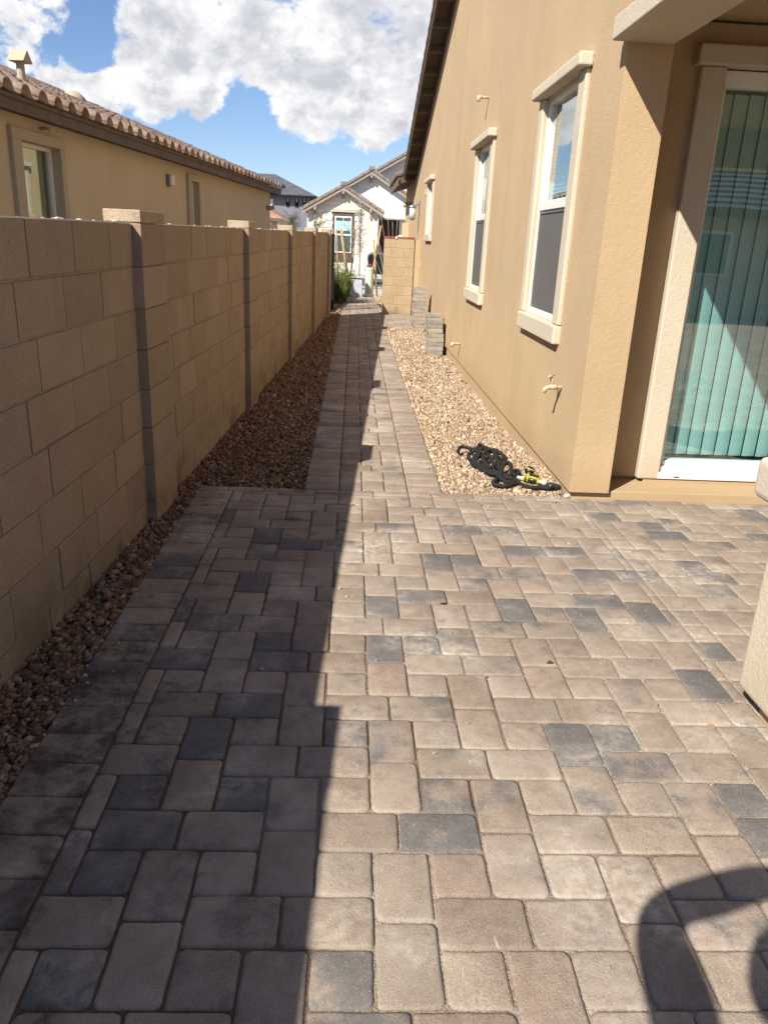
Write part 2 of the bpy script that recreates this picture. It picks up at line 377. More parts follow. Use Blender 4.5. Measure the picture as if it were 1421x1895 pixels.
def paver_geo(mb, x0, x1, y0, y1, zt, col, st, rnd, gap=.003):
    x0 += gap*rnd.uniform(.3, 1.1); x1 -= gap*rnd.uniform(.3, 1.1); y0 += gap*rnd.uniform(.3, 1.1); y1 -= gap*rnd.uniform(.3, 1.1)
    if x1-x0 < .012 or y1-y0 < .012: return
    w, h = x1-x0, y1-y0; rc0 = min(.014, w*.3, h*.3)
    out = []
    for cx, cy, sx, sy, a0 in ((x0, y0, 1, 1, 180), (x1, y0, -1, 1, 270), (x1, y1, -1, -1, 0), (x0, y1, 1, -1, 90)):
        rc = rc0*rnd.uniform(.25, 1.25)
        for a in (a0, a0+45, a0+90):
            out.append([cx+sx*rc+math.cos(R(a))*rc+rnd.uniform(-1, 1)*.0008, cy+sy*rc+math.sin(R(a))*rc+rnd.uniform(-1, 1)*.0008])
    # add a slightly bowed midpoint on every side
    o2 = []
    for i in range(4):
        o2 += out[3*i:3*i+3]; a = out[3*i+2]; b = out[(3*i+3) % 12]
        for f in (.25, .5, .75): o2.append([a[0]+(b[0]-a[0])*f+rnd.uniform(-1, .8)*.0017, a[1]+(b[1]-a[1])*f+rnd.uniform(-1, .8)*.0017])
    n = len(o2); cx, cy = (x0+x1)/2, (y0+y1)/2; tx, ty = rnd.uniform(-1, 1)*.010, rnd.uniform(-1, 1)*.010
    rings = [(-.045, 0), (zt-.008, 0), (zt-.0016, .0028), (zt, .0085)]
    vs = []
    for z, ins in rings:
        for x, y in o2:
            fx = 1-2*ins/w; fy = 1-2*ins/h
            X, Y = cx+(x-cx)*fx, cy+(y-cy)*fy
            vs.append((X, Y, z+((X-cx)*tx+(Y-cy)*ty if z > -.04 else 0)))
    fs = [(r*n+i, r*n+(i+1) % n, (r+1)*n+(i+1) % n, (r+1)*n+i) for r in range(3) for i in range(n)]+[tuple(3*n+i for i in range(n))]
    mb.add(vs, fs, col, st)
def pattern_pieces(X0, X1, Y0, Y1):
    """modular paver laying pattern, clipped to a rectangle"""
    out = []
    a0, a1 = math.floor((X0-PX0)/U)-8, math.ceil((X1-PX0)/U)+8
    b0, b1 = math.floor((Y0-PY0)/U)-10, math.ceil((Y1-PY0)/U)+10
    for k in range(a0//4-1, a1//4+2):
        for m in range(b0//8-1, b1//8+2):
            yb = m*8; V = 4*k; sh = 2 if k % 2 == 0 else 6           # even columns: rows 1..3 upright, odd columns: rows 3,0,1
            for j in range(2): out.append((V, yb+sh+3*j, 2, 3))
            ry = yb if k % 2 == 0 else yb+4
            out.append((V-2, ry, 3, 2)); out.append((V+1, ry, 3, 2))
            out.append((V+2, yb+2, 2, 2)); out.append((V+2, yb+6, 2, 2))
    res = []
    for a, b, w, h in out:
        x0, x1 = PX0+a*U, PX0+(a+w)*U; y0, y1 = PY0+b*U, PY0+(b+h)*U
        cx0, cx1, cy0, cy1 = max(x0, X0), min(x1, X1), max(y0, Y0), min(y1, Y1)
        if cx1-cx0 > .014 and cy1-cy0 > .014: res.append((cx0, cx1, cy0, cy1))
    return res
def pave(base, pieces, limit, rnd, zfun):
    """pieces: (x0,x1,y0,y1,stain). the largest in view become children of their own, the rest one joined part"""
    sc = []
    for p in pieces:
        cx, cy = (p[0]+p[1])/2, (p[2]+p[3])/2; s = -1.0
        if cy > .3:
            x, y, d = proj((cx, cy, 0))
            if -60 < x < PW+60 and -60 < y < PH+60: s = (p[1]-p[0])*(p[3]-p[2])/d**3
        sc.append(s)
    order = sorted(range(len(pieces)), key=lambda i: -sc[i]); own = set(i for i in order[:limit] if sc[i] > 0)
    rest = MB()
    for i, p in enumerate(pieces):
        x0, x1, y0, y1, st = p; r = rnd.random()
        col = rnd.choice(TAN); k = rnd.uniform(.90, 1.10); g = rnd.uniform(0, .20)
        if r < .03: g = rnd.uniform(.5, .8)
        elif r < .12: g = rnd.uniform(.28, .46)
        if y0 < 2.6 and g > .5: g = rnd.uniform(0, .25)
        if any(x0 <= q[0] <= x1 and y0 <= q[1] <= y1 for q in DARK): g = rnd.uniform(.46, .80)
        col = (col[0]*k, col[1]*k, col[2]*k, g)
        mb = MB() if i in own else rest
        paver_geo(mb, x0, x1, y0, y1, zfun(rnd), col, st if st else .0001, rnd)
        if i in own and mb.v: mb.build('paver', 'paver', base, smooth=True)
    o = rest.build('paver_field', 'paver', base, smooth=True); o['kind'] = 'stuff'
rp = random.Random(11)
def zf(r): return r.uniform(-.0016, .0016)
PL, PR = -.865, 4.3
def make_patio():
    mb = MB().quad((PL, -3, -.010), (PR, -3, -.010), (PR, 4.60, -.010), (PL, 4.60, -.010))
    mb = MB().add([(PL, -3, -.0065), (PR, -3, -.0065), (PR, 4.62, -.0065), (1.36, 4.62, -.0065), (1.36, 4.362, -.0065), (PL, 4.362, -.0065)], [(0, 1, 2, 3, 4, 5)])
    base = tag(mb.build('patio', 'joint_sand'), kind='structure')
    ps = []
    y = -1.2
    while y < 4.20:                                   # soldier course along the wall side
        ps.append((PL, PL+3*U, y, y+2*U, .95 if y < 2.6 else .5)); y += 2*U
    yt = y
    x = PL
    while x < 1.30:                                   # far edge course
        w = 2.5*U+rp.choice([-.5, 0, .5])*U; x1 = min(x+w, 1.33)
        if not (-.262 < (x+x1)/2 < .575): ps.append((x, x1, yt, 4.36, .30 if x < -.3 else 0))
        x = x1
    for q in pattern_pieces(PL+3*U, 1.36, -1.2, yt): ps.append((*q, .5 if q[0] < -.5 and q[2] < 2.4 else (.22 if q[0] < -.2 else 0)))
    for q in pattern_pieces(-.256, .572, yt, 4.36): ps.append((*q, 0))
    for q in pattern_pieces(1.36, PR, -1.2, 4.62): ps.append((*q, 0))
    ps = [p for p in ps if p[3] > .2]
    pave(base, ps, 300, rp, zf)
    x = 0
    big = MB()
    for q in pattern_pieces(PL, PR, -3, .2): paver_geo(big, *q, 0, (*rp.choice(TAN), .1), .0001, rp)
    o = big.build('paver_field', 'paver', base, smooth=True); o['kind'] = 'stuff'
make_patio()
def make_path():
    mb = MB().quad((-.258, 4.362, -.011), (.574, 4.362, -.011), (.574, 21.2, -.011), (-.258, 21.2, -.011)); mb.quad((.574, 13.55, -.011), (1.34, 13.55, -.011), (1.34, 16.3, -.011), (.574, 16.3, -.011))
    base = tag(mb.build('path', 'joint_sand'), kind='structure')
    ps = []; y = 4.362
    while y < 21.0:
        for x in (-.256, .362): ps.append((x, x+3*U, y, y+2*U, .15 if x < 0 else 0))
        y += 2*U
    for q in pattern_pieces(-.050, .361, 4.362, 21.0): ps.append((*q, .05))
    for q in pattern_pieces(.575, 1.33, 13.55, 16.3): ps.append((*q, 0))
    pave(base, ps, 300, rp, zf)
make_path()

# ------------------------------------------------------------------ gravel
WA = np.array([-1.088, 2.171]); WD = np.array([.0474, .99888])
def wallx(y): return WA[0]+(y-WA[1])*WD[0]/WD[1]
def right_z(x, y):
    k = np.clip((y-4.9)/1.2, 0, 1)*np.clip((13.4-y)/1.0, 0, 1); return -.014-k*.085*np.clip((x-.62)/.6, 0, 1)
def left_z(x, y): return -.018+.02*np.clip((y-4)/4, 0, 1)+0*x
def bed(xl, xr, ys, zfun, name):
    mb = MB(); vs = []; nx = 7
    for y in ys:
        for i in range(nx):
            x = xl(y)+(xr(y)-xl(y))*i/(nx-1); vs.append((x, y, float(zfun(np.array(x), np.array(y)))-.012))
    mb.add(vs, [(j*nx+i, j*nx+i+1, (j+1)*nx+i+1, (j+1)*nx+i) for j in range(len(ys)-1) for i in range(nx-1)])
    tag(mb.build(name, 'soil'), kind='structure')
def gravel(name, label, xl, xr, y0, y1, zfun, dens, size, palette, grow=.05):
    area = sum(max(0, xr(y)-xl(y)) for y in np.linspace(y0, y1, 40))/40*(y1-y0)
    n = int(area*dens*1.0)
    y = y0+(y1-y0)*RNG.random(n); x = np.array([xl(v) for v in y])+RNG.random(n)*np.array([xr(v)-xl(v) for v in y])
    s = size*np.exp(RNG.normal(0, .33, n))*(1+grow*np.clip(y-5, 0, 10)); keep = RNG.random(n) < 1/(1+grow*np.clip(y-5, 0, 10))**2*1.15
    x, y, s = x[keep], y[keep], s[keep]; n = len(x)
    z = zfun(x, y)+RNG.uniform(-.35, .75, n)*s*.5
    cube = np.array([(-1, -1, -1), (1, -1, -1), (1, 1, -1), (-1, 1, -1), (-1, -1, 1), (1, -1, 1), (1, 1, 1), (-1, 1, 1)], float)
    V = cube[None]*(.5+RNG.uniform(-.24, .12, (n, 8, 3)))*np.stack([np.ones(n), RNG.uniform(.6, 1, n), RNG.uniform(.4, .8, n)], 1)[:, None, :]
    # random rotations
    a, bb, cc = RNG.uniform(0, 6.28, n), RNG.normal(0, .5, n), RNG.normal(0, .5, n)
    ca, sa, cb, sb, cg, sg = np.cos(a), np.sin(a), np.cos(bb), np.sin(bb), np.cos(cc), np.sin(cc)
    Rm = np.stack([np.stack([ca*cb, ca*sb*sg-sa*cg, ca*sb*cg+sa*sg], 1), np.stack([sa*cb, sa*sb*sg+ca*cg, sa*sb*cg-ca*sg], 1), np.stack([-sb, cb*sg, cb*cg], 1)], 1)
    V = np.einsum('nij,nkj->nki', Rm, V)*s[:, None, None]+np.stack([x, y, z], 1)[:, None, :]
    F = np.array([(0, 3, 2, 1), (4, 5, 6, 7), (0, 1, 5, 4), (1, 2, 6, 5), (2, 3, 7, 6), (3, 0, 4, 7)])
    Fa = (F[None]+np.arange(n)[:, None, None]*8).reshape(-1)
    me = bpy.data.meshes.new(name); me.vertices.add(n*8); me.vertices.foreach_set('co', V.astype(np.float32).ravel())
    me.loops.add(len(Fa)); me.loops.foreach_set('vertex_index', Fa.astype(np.int32)); me.polygons.add(n*6)
    me.polygons.foreach_set('loop_start', np.arange(0, n*24, 4, dtype=np.int32)); me.update(calc_edges=True)
    pal = np.array(palette); c = pal[RNG.integers(0, len(pal), n)]*RNG.uniform(.60, 1.32, (n, 1)); c = np.clip(c, 0, .85)
    c4a = np.concatenate([np.repeat(c, 8, 0), np.ones((n*8, 1))], 1)
    at = me.attributes.new('col', 'FLOAT_COLOR', 'POINT'); at.data.foreach_set('color', c4a.astype(np.float32).ravel())
    me.materials.append(MATS['stone']); o = link(name, me); tag(o, label, 'gravel', kind='stuff'); return o
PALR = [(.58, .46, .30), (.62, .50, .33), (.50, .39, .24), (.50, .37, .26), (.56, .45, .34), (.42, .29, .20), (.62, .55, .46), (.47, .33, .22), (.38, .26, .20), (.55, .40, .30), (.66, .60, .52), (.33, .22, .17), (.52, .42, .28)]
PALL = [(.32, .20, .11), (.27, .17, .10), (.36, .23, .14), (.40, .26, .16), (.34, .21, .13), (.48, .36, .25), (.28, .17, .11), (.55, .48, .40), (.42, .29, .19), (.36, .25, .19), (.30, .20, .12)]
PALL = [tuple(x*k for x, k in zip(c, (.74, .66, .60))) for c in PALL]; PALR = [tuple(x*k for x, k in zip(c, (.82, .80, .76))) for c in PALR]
lx = lambda y: wallx(y)-.01
lr = lambda y: PL+.004 if y < 4.36 else -.258+.004
bed(lx, lambda y: PL+.02, np.linspace(-1.5, 4.40, 14), left_z, 'gravel_bed')
bed(lx, lambda y: -.25, np.linspace(4.37, 21, 30), left_z, 'gravel_bed')
bed(lambda y: .57, lambda y: 1.36, np.linspace(4.35, 13.6, 26), right_z, 'gravel_bed')
bed(lambda y: .57, lambda y: 1.36, np.linspace(16.3, 22, 8), lambda x, y: -.02+0*x, 'gravel_bed')
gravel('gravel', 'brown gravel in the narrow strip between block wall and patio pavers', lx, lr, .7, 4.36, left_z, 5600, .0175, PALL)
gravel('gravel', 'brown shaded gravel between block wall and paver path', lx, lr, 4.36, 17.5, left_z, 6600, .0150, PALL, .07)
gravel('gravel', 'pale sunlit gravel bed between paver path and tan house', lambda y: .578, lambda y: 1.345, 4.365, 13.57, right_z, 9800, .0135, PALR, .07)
gravel('gravel', 'loose gravel around the path end by the block pier', lambda y: .578, lambda y: 1.3, 16.4, 21.5, lambda x, y: -.02+0*x, 1500, .03, PALR, .0)

def strays():
    pts = []; r = random.Random(17)
    for i in range(26): pts.append((r.uniform(.6, 1.3), 4.36-abs(r.gauss(0, .10))))
    for i in range(30): y = r.uniform(4.5, 12); pts.append((.575-abs(r.gauss(0, .05)), y))
    for i in range(40): y = r.uniform(1.3, 4.3); pts.append((PL+abs(r.gauss(0, .05)), y))
    for i in range(28): pts.append((r.uniform(-.5, 2.6), r.uniform(1.3, 4.3)))
    mb = MB()
    for x, y in pts:
        q = r.uniform(.003, .0075); c = r.choice(PALR); k = len(mb.v); mb.box(-q, q, -q*.8, q*.8, 0, q*1.1, (*c, 1)); a = r.uniform(0, 6)
        for i in range(k, k+8): v = mb.v[i]; j = r.uniform(.6, 1.2); mb.v[i] = (x+(v[0]*math.cos(a)-v[1]*math.sin(a))*j, y+(v[0]*math.sin(a)+v[1]*math.cos(a))*j, .001+v[2]*j)
    tag(mb.build('stray_stones', 'stone'), 'loose stone chips scattered over the patio and path pavers', 'gravel', kind='stuff')
strays()

# ------------------------------------------------------------------ left block wall
HC = .19; BL = .386; WTOP = 1.418
BCOL = [(.40, .312, .222), (.385, .298, .212), (.415, .325, .232), (.39, .305, .212), (.40, .300, .218)]
def block_geo(mb, x0, x1, y0, y1, z0, z1, col, b=.004):
    vs = []; 
    for z, i in ((z0, b), (z0+b, 0), (z1-b, 0), (z1, b)):
        vs += [(x0+i, y0+i, z), (x1-i, y0+i, z), (x1-i, y1-i, z), (x0+i, y1-i, z)]
    fs = [(0, 3, 2, 1), (12, 13, 14, 15)]+[(r*4+i, r*4+(i+1) % 4, r*4+4+(i+1) % 4, r*4+4+i) for r in range(3) for i in range(4)]
    # chamfer the vertical arris facing the path a little as well
    mb.add(vs, fs, col)
rb = random.Random(5)
def bcol(pink=.015):
    c = rb.choice(BCOL); k = rb.uniform(.85, .97)
    if rb.random() < pink: c = (.405, .275, .195)
    return (c[0]*k, c[1]*k, c[2]*k, 1)
def make_wall():
    wang = -math.atan2(WD[0], WD[1])
    w = thing('block_wall', 'long tan concrete block wall with capped pilasters along the gravel', 'wall', (WA[0], WA[1], 0), (R(.42), 0, wang))
    P = [-1.15+2.75*k-.0 for k in range(6)]; P = [-1.72]+[1.60+2.76*k for k in range(5)]          # pilasters
    s0 = -4.6; pil = []
    rest = MB(); core = MB()
    spans = []; a = s0
    for p in P: spans.append((a, p)); a = p+.386
    zb = WTOP-8*HC
    for a, b in spans:
        core.box(-.108, -.009, a-.01, b+.01, zb, WTOP-.004)
        for r in range(8):
            z1 = WTOP-r*HC-.0035; z0 = WTOP-(r+1)*HC+.0035; y = a+(-.5*BL if r % 2 else -.18*BL)
            while y < b:
                y0, y1 = max(y+.0035, a+.012), min(y+BL-.0035, b-.010); y += BL
                if y1-y0 < .03: continue
                j = rb.uniform(-.0015, .0015)
                if y1 < -.9: block_geo(rest, -.115, j, y0, y1, z0, z1, bcol())
                else:
                    m = MB(); block_geo(m, -.115, j, y0, y1, z0, z1, bcol()); m.build('block', 'block', w, local=True)
    for p in P:
        core.box(-.112, .030, p+.01, p+.376, zb, WTOP-.002)
        for r in range(8):
            m = MB(); block_geo(m, -.120, .042+rb.uniform(-.001, .001), p, p+.386, WTOP-(r+1)*HC+.0015, WTOP-r*HC-.0015, bcol()); m.build('pilaster_block', 'block', w, local=True)
        m = MB(); block_geo(m, -.124, .043, p-.002, p+.388, WTOP+.001, WTOP+.056, (.43, .34, .245, 1)); m.build('pilaster_cap', 'block', w, local=True)
    for a, b in spans[:1]: block_geo(rest, -.115, 0, a, b-.01, WTOP+.003, WTOP+.11, bcol())          # the wall steps up towards the back yard
    o = rest.build('block_courses', 'block', w, local=True); o['kind'] = 'stuff'
    core.build('mortar', 'mortar', w, local=True)
    cr = MB()
    for a, b in spans:                                        # crumbs of mortar left on the wall top
        y = a
        while y < b:
            if rb.random() < .55:
                s = rb.uniform(.004, .012); cr.sphere((rb.uniform(-.10, -.01), y, WTOP), s, None, 4, (1, rb.uniform(1, 3), .7))
            y += rb.uniform(.02, .12)
        cr.box(-.112, -.003, a+.01, b-.01, WTOP-.003, WTOP+.0025)
    o = cr.build('mortar_crumbs', 'mortar_white', w, local=True); o['kind'] = 'stuff'
    # black steel gate folded open at the far end of the wall
    g = thing('gate', 'black steel gate standing open at the end of the block wall', 'gate', (-.47, 16.55, 0))
    bx('gate_post', 'black_metal', g, -.50, -.405, 16.5, 16.56, -.1, 1.50, .004)
    bx('top_rail', 'black_metal', g, -.485, -.455, 16.57, 17.5, 1.42, 1.46); bx('bottom_rail', 'black_metal', g, -.485, -.455, 16.57, 17.5, .08, .12)
    for i in range(9): bx('picket', 'black_metal', g, -.478, -.462, 16.6+i*.11, 16.616+i*.11, .12, 1.42)
make_wall()

# ------------------------------------------------------------------ tan house on the right
HX = 1.31
RK0, RZ0, RS = 18.24, 2.81, .319                   # rake line on the wall: z = RZ0 + RS*(RK0-y)
RIDGE_Y = 9.6; RIDGE_Z = RZ0+RS*(RK0-RIDGE_Y)
def rake_z(y): return RIDGE_Z-RS*abs(y-RIDGE_Y)
WINS = [(5.06, 5.97, .95, 2.385), (8.18, 9.09, .95, 2.385), (14.17, 15.03, 1.56, 2.42)]
def make_house():
    h = thing('tan_house', 'tan stucco house with cream window trim and covered patio beside the gravel', 'house', (HX, 4.3, 0))
    # wall with openings
    mb = MB(); ys = sorted(set([4.30, 21.8]+[w[0] for w in WINS]+[w[1] for w in WINS])); zb, zt = .05, 2.56
    for a, b in zip(ys[:-1], ys[1:]):
        hole = [w for w in WINS if w[0] <= a+1e-6 and b <= w[1]+1e-6]
        segs = [(zb, hole[0][2]), (hole[0][3], zt)] if hole else [(zb, zt)]
        for z0, z1 in segs: mb.quad((HX, b, z0), (HX, a, z0), (HX, a, z1), (HX, b, z1))
    gab = [(HX, 21.8, zt), (HX, .95, zt), (HX, .95, rake_z(.95)), (HX, RIDGE_Y, RIDGE_Z), (HX, RK0, RZ0), (HX, 21.8, RZ0-.02)]
    mb.poly(gab)
    DY = 4.60                                          # patio door wall
    mb.quad((HX, 4.30, zb), (1.545, 4.30, zb), (1.545, 4.30, zt), (HX, 4.30, zt))
    mb.quad((1.545, 4.30, zb), (1.545, DY, zb), (1.545, DY, zt), (1.545, 4.30, zt))
    mb.quad((1.545, DY, .075), (1.94, DY, .075), (1.94, DY, zt), (1.545, DY, zt))
    mb.quad((1.94, DY, 2.35), (4.4, DY, 2.35), (4.4, DY, zt), (1.94, DY, zt))
    mb.quad((4.4, DY, .075), (9.0, DY, .075), (9.0, DY, zt), (4.4, DY, zt))
    mb.quad((HX, 21.8, zb), (9, 21.8, zb), (9, 21.8, zt), (HX, 21.8, zt)); mb.quad((9, DY, zb), (9, 21.8, zb), (9, 21.8, zt), (9, DY, zt))
    mb.quad((HX, 4.30, zb), (HX, 21.8, zb), (HX+.04, 21.8, zb), (HX+.04, 4.30, zb)); mb.quad((HX, 4.3, zb), (1.545, 4.3, zb), (1.545, 4.34, zb), (HX, 4.34, zb))
    mb.build('wall', 'stucco_tan', h)
    # a scar of newer stucco, foundation
    MB().box(HX+.03, 8.9, 4.332, 21.7, -.3, .052).build('foundation', 'slab_paint', h, bevel=.004)
    MB().box(1.50, 8.8, 4.625, 4.8, -.1, .074).build('door_footing', 'slab_paint', h)
    mb = MB().box(1.845, 8.8, 4.555, 4.624, -.1, .0725); mb.build('door_step', 'slab_paint', h, bevel=.008)
    # patio ceiling, beam, inner gable face
    MB().box(1.42, 8.9, 1.0, 4.59, 2.57, 2.62).build('patio_ceiling', 'stucco_tan', h)
    MB().box(HX+.004, 1.54, .95, 4.29, 2.47, 2.569).build('beam', 'stucco_tan', h)
    MB().box(1.228, 1.541, .9, 4.296, 2.378, 2.482).build('beam_trim', 'stucco_trim', h, bevel=.010, segs=3)
    MB().box(1.545, 4.81, .95, 1.25, 2.22, 2.568).build('front_beam', 'stucco_trim', h)
    # pillars
    for x0 in (1.297,):
        MB().box(x0, x0+.56, 1.58, 2.165, .072, .70).build('pillar_base', 'stucco_trim', h, bevel=.022, segs=3)
        MB().box(x0-.034, x0+.61, 1.52, 2.225+.035, .702, .83).build('pillar_cap', 'stucco_trim', h, bevel=.022, segs=3)
        MB().box(x0+.06, x0+.50, 1.64, 2.10, .832, 2.377).build('pillar_shaft', 'stucco_tan', h, bevel=.012)
        MB().box(x0+.06, x0+.50, 1.64, 2.10, -.05, .07).build('pillar_footing', 'slab_paint', h)
    MB().box(4.62, 4.82, .96, 4.59, -.1, 2.56).build('wing_wall', 'stucco_tan', h)  # unseen wall, added to keep sky light out of the covered patio
    # windows with stucco surround
    for i, (y0, y1, z0, z1) in enumerate(WINS):
        w = MB(); X = 1.345
        fw = .042
        w.box(X-.02, X+.03, y0, y1, z1-fw, z1); w.box(X-.02, X+.03, y0, y1, z0, z0+fw); w.box(X-.02, X+.03, y0, y0+fw, z0+fw, z1-fw); w.box(X-.02, X+.03, y1-fw, y1, z0+fw, z1-fw)
        zm = (z0+z1)/2+.02 if i < 2 else None
        if zm: w.box(X-.026, X+.03, y0+fw, y1-fw, zm-.03, zm+.03)
        win = w.build('window', 'vinyl_white', h, bevel=.003)
        rv = MB(); rv.quad((HX, y1+.001, z0), (HX, y1+.001, z1), (X+.03, y1+.001, z1), (X+.03, y1+.001, z0)); rv.quad((HX, y0-.001, z0), (X+.03, y0-.001, z0), (X+.03, y0-.001, z1), (HX, y0-.001, z1))
        rv.quad((HX, y0, z1+.001), (X+.03, y0, z1+.001), (X+.03, y1, z1+.001), (HX, y1, z1+.001)); rv.quad((HX, y0, z0-.001), (HX, y1, z0-.001), (X+.03, y1, z0-.001), (X+.03, y0, z0-.001)); rv.build('reveal', 'stucco_trim', win)
        if zm:
            MB().box(X+.004, X+.008, y0+fw-.004, y1-fw+.004, zm+.03, z1-fw+.004).build('pane', 'window_glass', win)
            MB().box(X+.008, X+.012, y0+fw-.004, y1-fw+.004, z0+fw-.004, zm-.03).build('pane', 'window_glass', win)
            s = MB(); s.box(X-.012, X-.010, y0+fw, y1-fw, z0+fw, zm-.03); s.build('insect_screen', 'screen_mesh', win)
            f = MB(); a0, a1, b0, b1 = y0+fw, y1-fw, z0+fw, zm-.03
            for q in ((a0, a1, b1-.022, b1), (a0, a1, b0, b0+.022), (a0, a0+.022, b0+.022, b1-.022), (a1-.022, a1, b0+.022, b1-.022)): f.box(X-.018, X-.008, *q)
            f.build('screen_frame', 'grey_metal', win)
            for k in range(26):
                zz = z1-.06-k*.025
                if zz < zm+.05: break
                sl = MB(); sl.add([(X+.05, y0+.05, zz), (X+.07, y0+.05, zz-.016), (X+.07, y1-.05, zz-.016), (X+.05, y1-.05, zz)], [(0, 1, 2, 3)]); sl.build('blind_slat', 'blind_white', win)
        else: MB().box(X+.004, X+.008, y0+fw-.004, y1-fw+.004, z0+fw-.004, z1-fw+.004).build('pane', 'window_glass', win)
        rm = MB(); rm.quad((X+.4, y0-.2, z0-.2), (X+.4, y1+.2, z0-.2), (X+.4, y1+.2, z1+.2), (X+.4, y0-.2, z1+.2)); rm.build('room_dark', 'dark_room', win)
        lz = z1+.075; t = .146
        MB().box(1.226, HX+.002, y0-.18, y1+.15, z1, lz).build('window_lintel', 'stucco_trim', h, bevel=.014, segs=3)
        MB().box(1.281, HX+.002, y0-t, y0-.001, z0, z1-.001).build('window_jamb', 'stucco_trim', h, bevel=.008)
        MB().box(1.281, HX+.002, y1+.001, y1+.12, z0, z1-.001).build('window_jamb', 'stucco_trim', h, bevel=.008)
        MB().box(1.262, HX+.036, y0-t+.005, y1+.085, z0-.12, z0-.002).build('window_sill', 'stucco_trim', h, bevel=.012, segs=3)
    # sliding patio door
    d = MB(); GY = 4.66
    d.box(1.942, 4.4, GY-.05, GY+.04, 2.27, 2.348); d.box(1.942, 1.975, GY-.05, GY+.04, .18, 2.27); d.box(3.13, 3.2, GY-.05, GY+.04, .18, 2.27); d.box(4.36, 4.4, GY-.05, GY+.04, .18, 2.27)
    door = d.build('patio_door', 'vinyl_white', h, bevel=.004)
    s = MB().box(1.925, 4.4, GY-.115, GY+.04, .078, .120); s.box(1.942, 4.4, GY-.085, GY+.04, .121, .15); s.box(1.942, 4.4, GY-.05, GY+.04, .151, .179); s.build('door_track', 'vinyl_white', door, bevel=.003)
    MB().box(2.03, 2.065, GY-.1165, GY-.114, .088, .096).build('weep_hole', 'dark_room', door)
    for a, b in ((1.972, 3.133), (3.197, 4.363)): MB().box(a, b, GY-.004, GY+.002, .177, 2.273).build('pane', 'door_glass', door)
    for k in range(26):
        x = 2.045+k*.0905; a = R(11); hw = .0465
        v = MB(); vs = []
        for j in range(4):
            u = (j/3-.5)*2; cz = .006*(1-u*u)
            vs += [(x+hw*u*math.cos(a), GY+.10+hw*u*math.sin(a)*1-cz, z) for z in (.19, 2.26)]
        v.add(vs, [(2*j, 2*j+2, 2*j+3, 2*j+1) for j in range(3)]); v.build('blind_vane', 'blind_white', door, smooth=True)
    MB().box(1.95, 4.4, GY+.5, GY+.52, .05, 2.5).build('room_dark', 'dark_room', door)
    MB().box(1.8, 1.936, DY-.055, DY+.002, .074, 2.349).build('door_jamb', 'stucco_trim', h, bevel=.010, segs=3)
    MB().box(1.936, 1.943, DY-.02, GY-.05, .12, 2.349).build('door_return', 'stucco_trim', h)
    MB().box(4.42, 4.56, DY-.055, DY+.002, .074, 2.349).build('door_jamb', 'stucco_trim', h, bevel=.010)
    MB().box(1.765, 4.6, DY-.085, DY+.002, 2.35, 2.45).build('door_lintel', 'stucco_trim', h, bevel=.012, segs=3)
    # rake overhang with outlookers, roof and tiles
    OV = .275
    def slope_box(name, m, xa, xb, dz0, dz1, ya, yb):
        mb = MB(); p = [(xa, ya, rake_z(ya)+dz0), (xa, yb, rake_z(yb)+dz0), (xa, yb, rake_z(yb)+dz1), (xa, ya, rake_z(ya)+dz1)]
        mb.extrude(p, (xb-xa, 0, 0)); return mb.build(name, m, h)
    ye, yn = RK0+.25, .75
    for a, b in ((ye, RIDGE_Y), (RIDGE_Y, yn)):
        slope_box('roof_deck', 'soffit_brown', HX-OV+.03, 9.3, .085, .12, a, b)
        slope_box('rake_fascia', 'fascia_brown', HX-OV, HX-OV+.03, -.03, .13, a, b)
        slope_box('drip_trim', 'fascia_brown', HX-OV-.012, HX-OV, .06, .13, a, b)
    slope_box('frieze_board', 'fascia_brown', HX-.022, HX-.001, -.06, .084, ye-.3, RIDGE_Y)
    y = RK0-.12
    while y > RIDGE_Y:
        mb = MB(); p = [(HX-OV+.03, y, rake_z(y)-.01), (HX-OV+.03, y-.045, rake_z(y-.045)-.01), (HX-OV+.03, y-.045, rake_z(y-.045)+.084), (HX-OV+.03, y, rake_z(y)+.084)]
        mb.extrude(p, (OV-.053, 0, 0)); mb.build('outlooker', 'fascia_brown', h); y -= .62
    # rake tiles (stubby barrel pieces one after the other up the edge)
    L = .33; nrm = math.hypot(1, RS); ang = math.atan(RS); k = 0; y = ye+.03
    prof = [(-.095, -.05), (-.098, .02), (-.07, .075), (0, .095), (.09, .085), (.10, .05)]
    tb = MB(); vs = []
    for j, yy in enumerate((0, -L*1.12)):
        for x, z in prof: vs.append((x*(1-.08*j), yy, z+(.018 if j == 0 else 0)))
    n = len(prof); tb.add(vs, [(i, i+1, n+i+1, n+i) for i in range(n-1)]+[tuple(range(n-1, -1, -1))], (.155, .118, .098, 1)); tme = tb.mesh('rake_tile', 'rooftile')
    while y > RIDGE_Y-2:
        o = link('rake_tile', tme, h); o.location = (HX-OV+.075-0, y, rake_z(y)+.12) if True else None
        o.rotation_euler = (-ang if y > RIDGE_Y else ang, 0, 0); y -= L/nrm; k += 1
    # roof field beyond
    slope_box('roof_tiles', 'fascia_brown', HX-OV+.17, 9.3, .12, .19, ye, RIDGE_Y); slope_box('roof_tiles', 'fascia_brown', HX-OV+.17, 9.3, .12, .19, RIDGE_Y, yn)
    # lower roof at the street end: eave facing the path
    mb = MB(); mb.extrude([(.93, 18.55, 2.62), (.93, 18.55, 2.75), (3.2, 18.55, 3.45), (3.2, 18.55, 3.32)], (0, 3.6, 0)); mb.build('side_roof', 'soffit_brown', h)
    bx('eave_fascia', 'fascia_brown', h, .905, .93, 18.5, 22.2, 2.585, 2.74)
